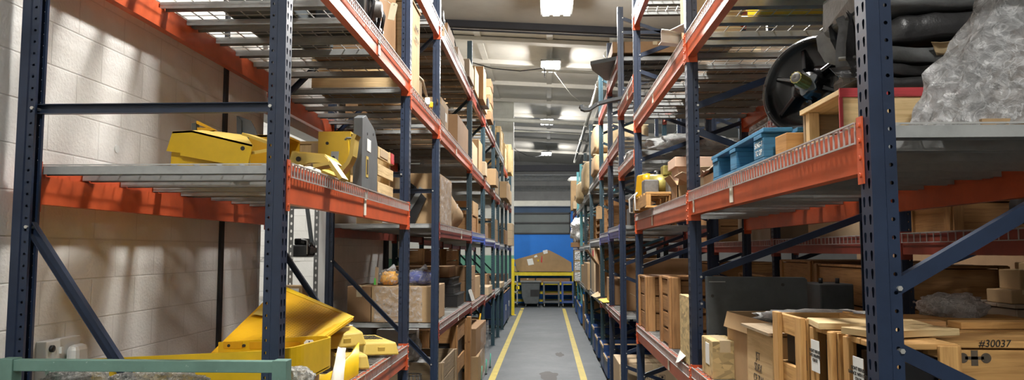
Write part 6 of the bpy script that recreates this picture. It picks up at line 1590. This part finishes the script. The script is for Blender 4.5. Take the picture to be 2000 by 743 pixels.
# ================================================================== END OF THE AISLE
t = thing('pallet_rack', 'yellow low rack against the blue end wall', 'rack', (-.1, 28.4, 0)); O = t.location
for x in (-1.25, .94):
    for y in (28.15, 28.85): rel(MB().bb(x - .04, x + .04, y - .04, y + .04, 0, 1.2)).build('post', M['yellow_safety'], t)
for z, h in ((1.06, .12), (.72, .08), (.40, .07), (.12, .05)):
    for y in (28.14, 28.86): rel(MB().bb(-1.21, .90, y - .025, y + .025, z, z + h)).build('rail', M['yellow_safety'], t)
for z in (1.14, .77): rel(MB().bb(-1.21, .9, 28.2, 28.8, z, z + .02)).build('shelf', M['card_dark'], t)
for i, (x0, x1) in enumerate(((-1.0, -.45), (-.42, .82))):
    carton('%s flat brown carton on the lower shelf of the yellow rack' % ['short', 'long'][i], x0, x1, 28.2, 28.75, .792, .96, 'card_dark')
t = thing('cardboard_sheet', 'huge brown cardboard panel with a peaked top leaning on the blue wall', 'cardboard', (0, 28.3, 1.2)); O = t.location
m = poly_prism([(1004, 508), (1030, 501), (1072, 489), (1092, 499), (1116, 513), (1117, 531), (1015, 531), (1010, 528)], 28.3, .06); rel(m).build('panel', M['card'], t)
rel(poly_prism([(1002, 520), (1008, 520), (1012, 531), (1002, 531)], 28.37, .03)).build('back_panel', M['card_pale'], t)
for pix, mt in (([(1029, 507), (1040, 505), (1043, 517), (1032, 519)], 'paper'), ([(1060, 490), (1069, 488), (1070, 495), (1062, 497)], 'paper'), ([(1043, 501), (1048, 498), (1050, 502), (1044, 504)], 'paper'),
                ([(1049, 508), (1053, 507), (1053, 511), (1050, 512)], 'yellow'), ([(1056, 512), (1058, 500), (1059, 500), (1059, 514)], 'red')):
    rel(poly_prism(pix, 28.29, .012)).build('paper_label', M[mt], t)
t = thing('tilt_truck', 'dark grey plastic tilt truck on castors at the end of the aisle', 'cart', (-.59, 27.55, 0)); O = t.location
Y0, Y1 = 27.2, 28.0
pr = [(-.93, .86), (-.26, .86), (-.28, .45), (-.30, .17), (-.36, .10), (-.80, .10), (-.90, .35)]
rel(MB().prism(pr, (0, Y1 - Y0, 0), (0, Y0, 0))).build('tub', M['slate'], t, bevel=.02)
rel(MB().bb(-.97, -.22, Y0 - .03, Y1 + .03, .84, .89)).build('rim', M['slate'], t, bevel=.01)
rel(MB().bb(-.60, -.29, Y0 - .012, Y0, .36, .60)).build('worn_patch', M['black'], t)
for x in (-.78, -.36):
    for y in (27.35, 27.85): rel(MB().lathe([(0, 0), (0, .05), (.035, .05), (.035, 0)], (x, y, .05), (x + 1, y, .05), 14)).build('castor', M['galv'], t)
for i, (x0, x1, mt, lb) in enumerate(((-.155, .43, 'greysteel', 'grey steel cart with two shelves right of the tilt truck'), (.50, .93, 'cabinet_blue', 'blue grey cart half hidden at the right end of the aisle'))):
    t = thing('shelf_cart', lb, 'cart', ((x0 + x1) / 2, 27.5, 0)); O = t.location
    for x in (x0, x1 - .06):
        for y in (27.2, 27.9): rel(MB().bb(x, x + .06, y, y + .06, .12, .84)).build('post', M[mt], t)
    for z in (.14, .80): rel(MB().bb(x0, x1, 27.2, 27.96, z, z + .06)).build('shelf', M[mt], t)
    rel(MB().bb(x0 + .06, x1 - .06, 27.3, 27.8, .42, .46)).build('middle_shelf', M['card_dark'], t)
    for x in (x0 + .03, x1 - .05):
        for y in (27.25, 27.9): rel(MB().lathe([(0, 0), (0, .055), (.03, .055), (.03, 0)], (x, y, .056), (x + 1, y, .056), 12)).build('castor', M['galv'], t)
carton('brown carton on the top shelf of the grey steel cart', -.1, .38, 27.25, 27.85, .861, .98, 'card_dark') if False else None
t = thing('post_protector', 'yellow column guard at the far end of the right racks', 'post guard', (.98, 27.15, 0))
MB().bb(-.05, .05, -.04, .04, 0.01, 1.0).build('guard', M['yellow_safety'], t, bevel=.006); MB().bb(-.1, .1, -.08, .08, 0, .01).build('base_plate', M['yellow_safety'], t)
t = thing('utility_cart', 'small steel cart with yellow parts left of the tilt truck', 'cart', (-1.2, 27.3, 0)); O = t.location
for x in (-1.34, -1.08):
    for y in (27.1, 27.6): rel(MB().bb(x, x + .03, y, y + .03, .1, 1.1)).build('post', M['galv'], t)
for z in (.14, .5, .85): rel(MB().bb(-1.34, -1.05, 27.1, 27.63, z, z + .03)).build('shelf', M['galv'], t)
rel(MB().bb(-1.1, -.98, 27.1, 27.3, .62, .72)).build('yellow_bin', M['yellow_safety'], t)
for x in (-1.32, -1.08): rel(MB().lathe([(0, 0), (0, .05), (.03, .05), (.03, 0)], (x, 27.15, .05), (x + 1, 27.15, .05), 12)).build('castor', M['black'], t)
# ------------------------------------------------------------------ look
sc = bpy.context.scene
w = bpy.data.worlds.new('world'); sc.world = w; w.use_nodes = True
w.node_tree.nodes['Background'].inputs['Color'].default_value = (0.02, 0.02, 0.02, 1)
sc.view_settings.view_transform = 'Standard'; sc.view_settings.look = 'None'
sc.view_settings.gamma = 1.0; sc.view_settings.use_curve_mapping = False
sc.view_settings.exposure = -0.45
sc.cycles.use_denoising = True
sc.cycles.max_bounces = 6; sc.cycles.diffuse_bounces = 4; sc.cycles.glossy_bounces = 3; sc.cycles.transparent_max_bounces = 12
sc.cycles.caustics_reflective = False; sc.cycles.caustics_refractive = False
sc.cycles.sample_clamp_indirect = 4.0
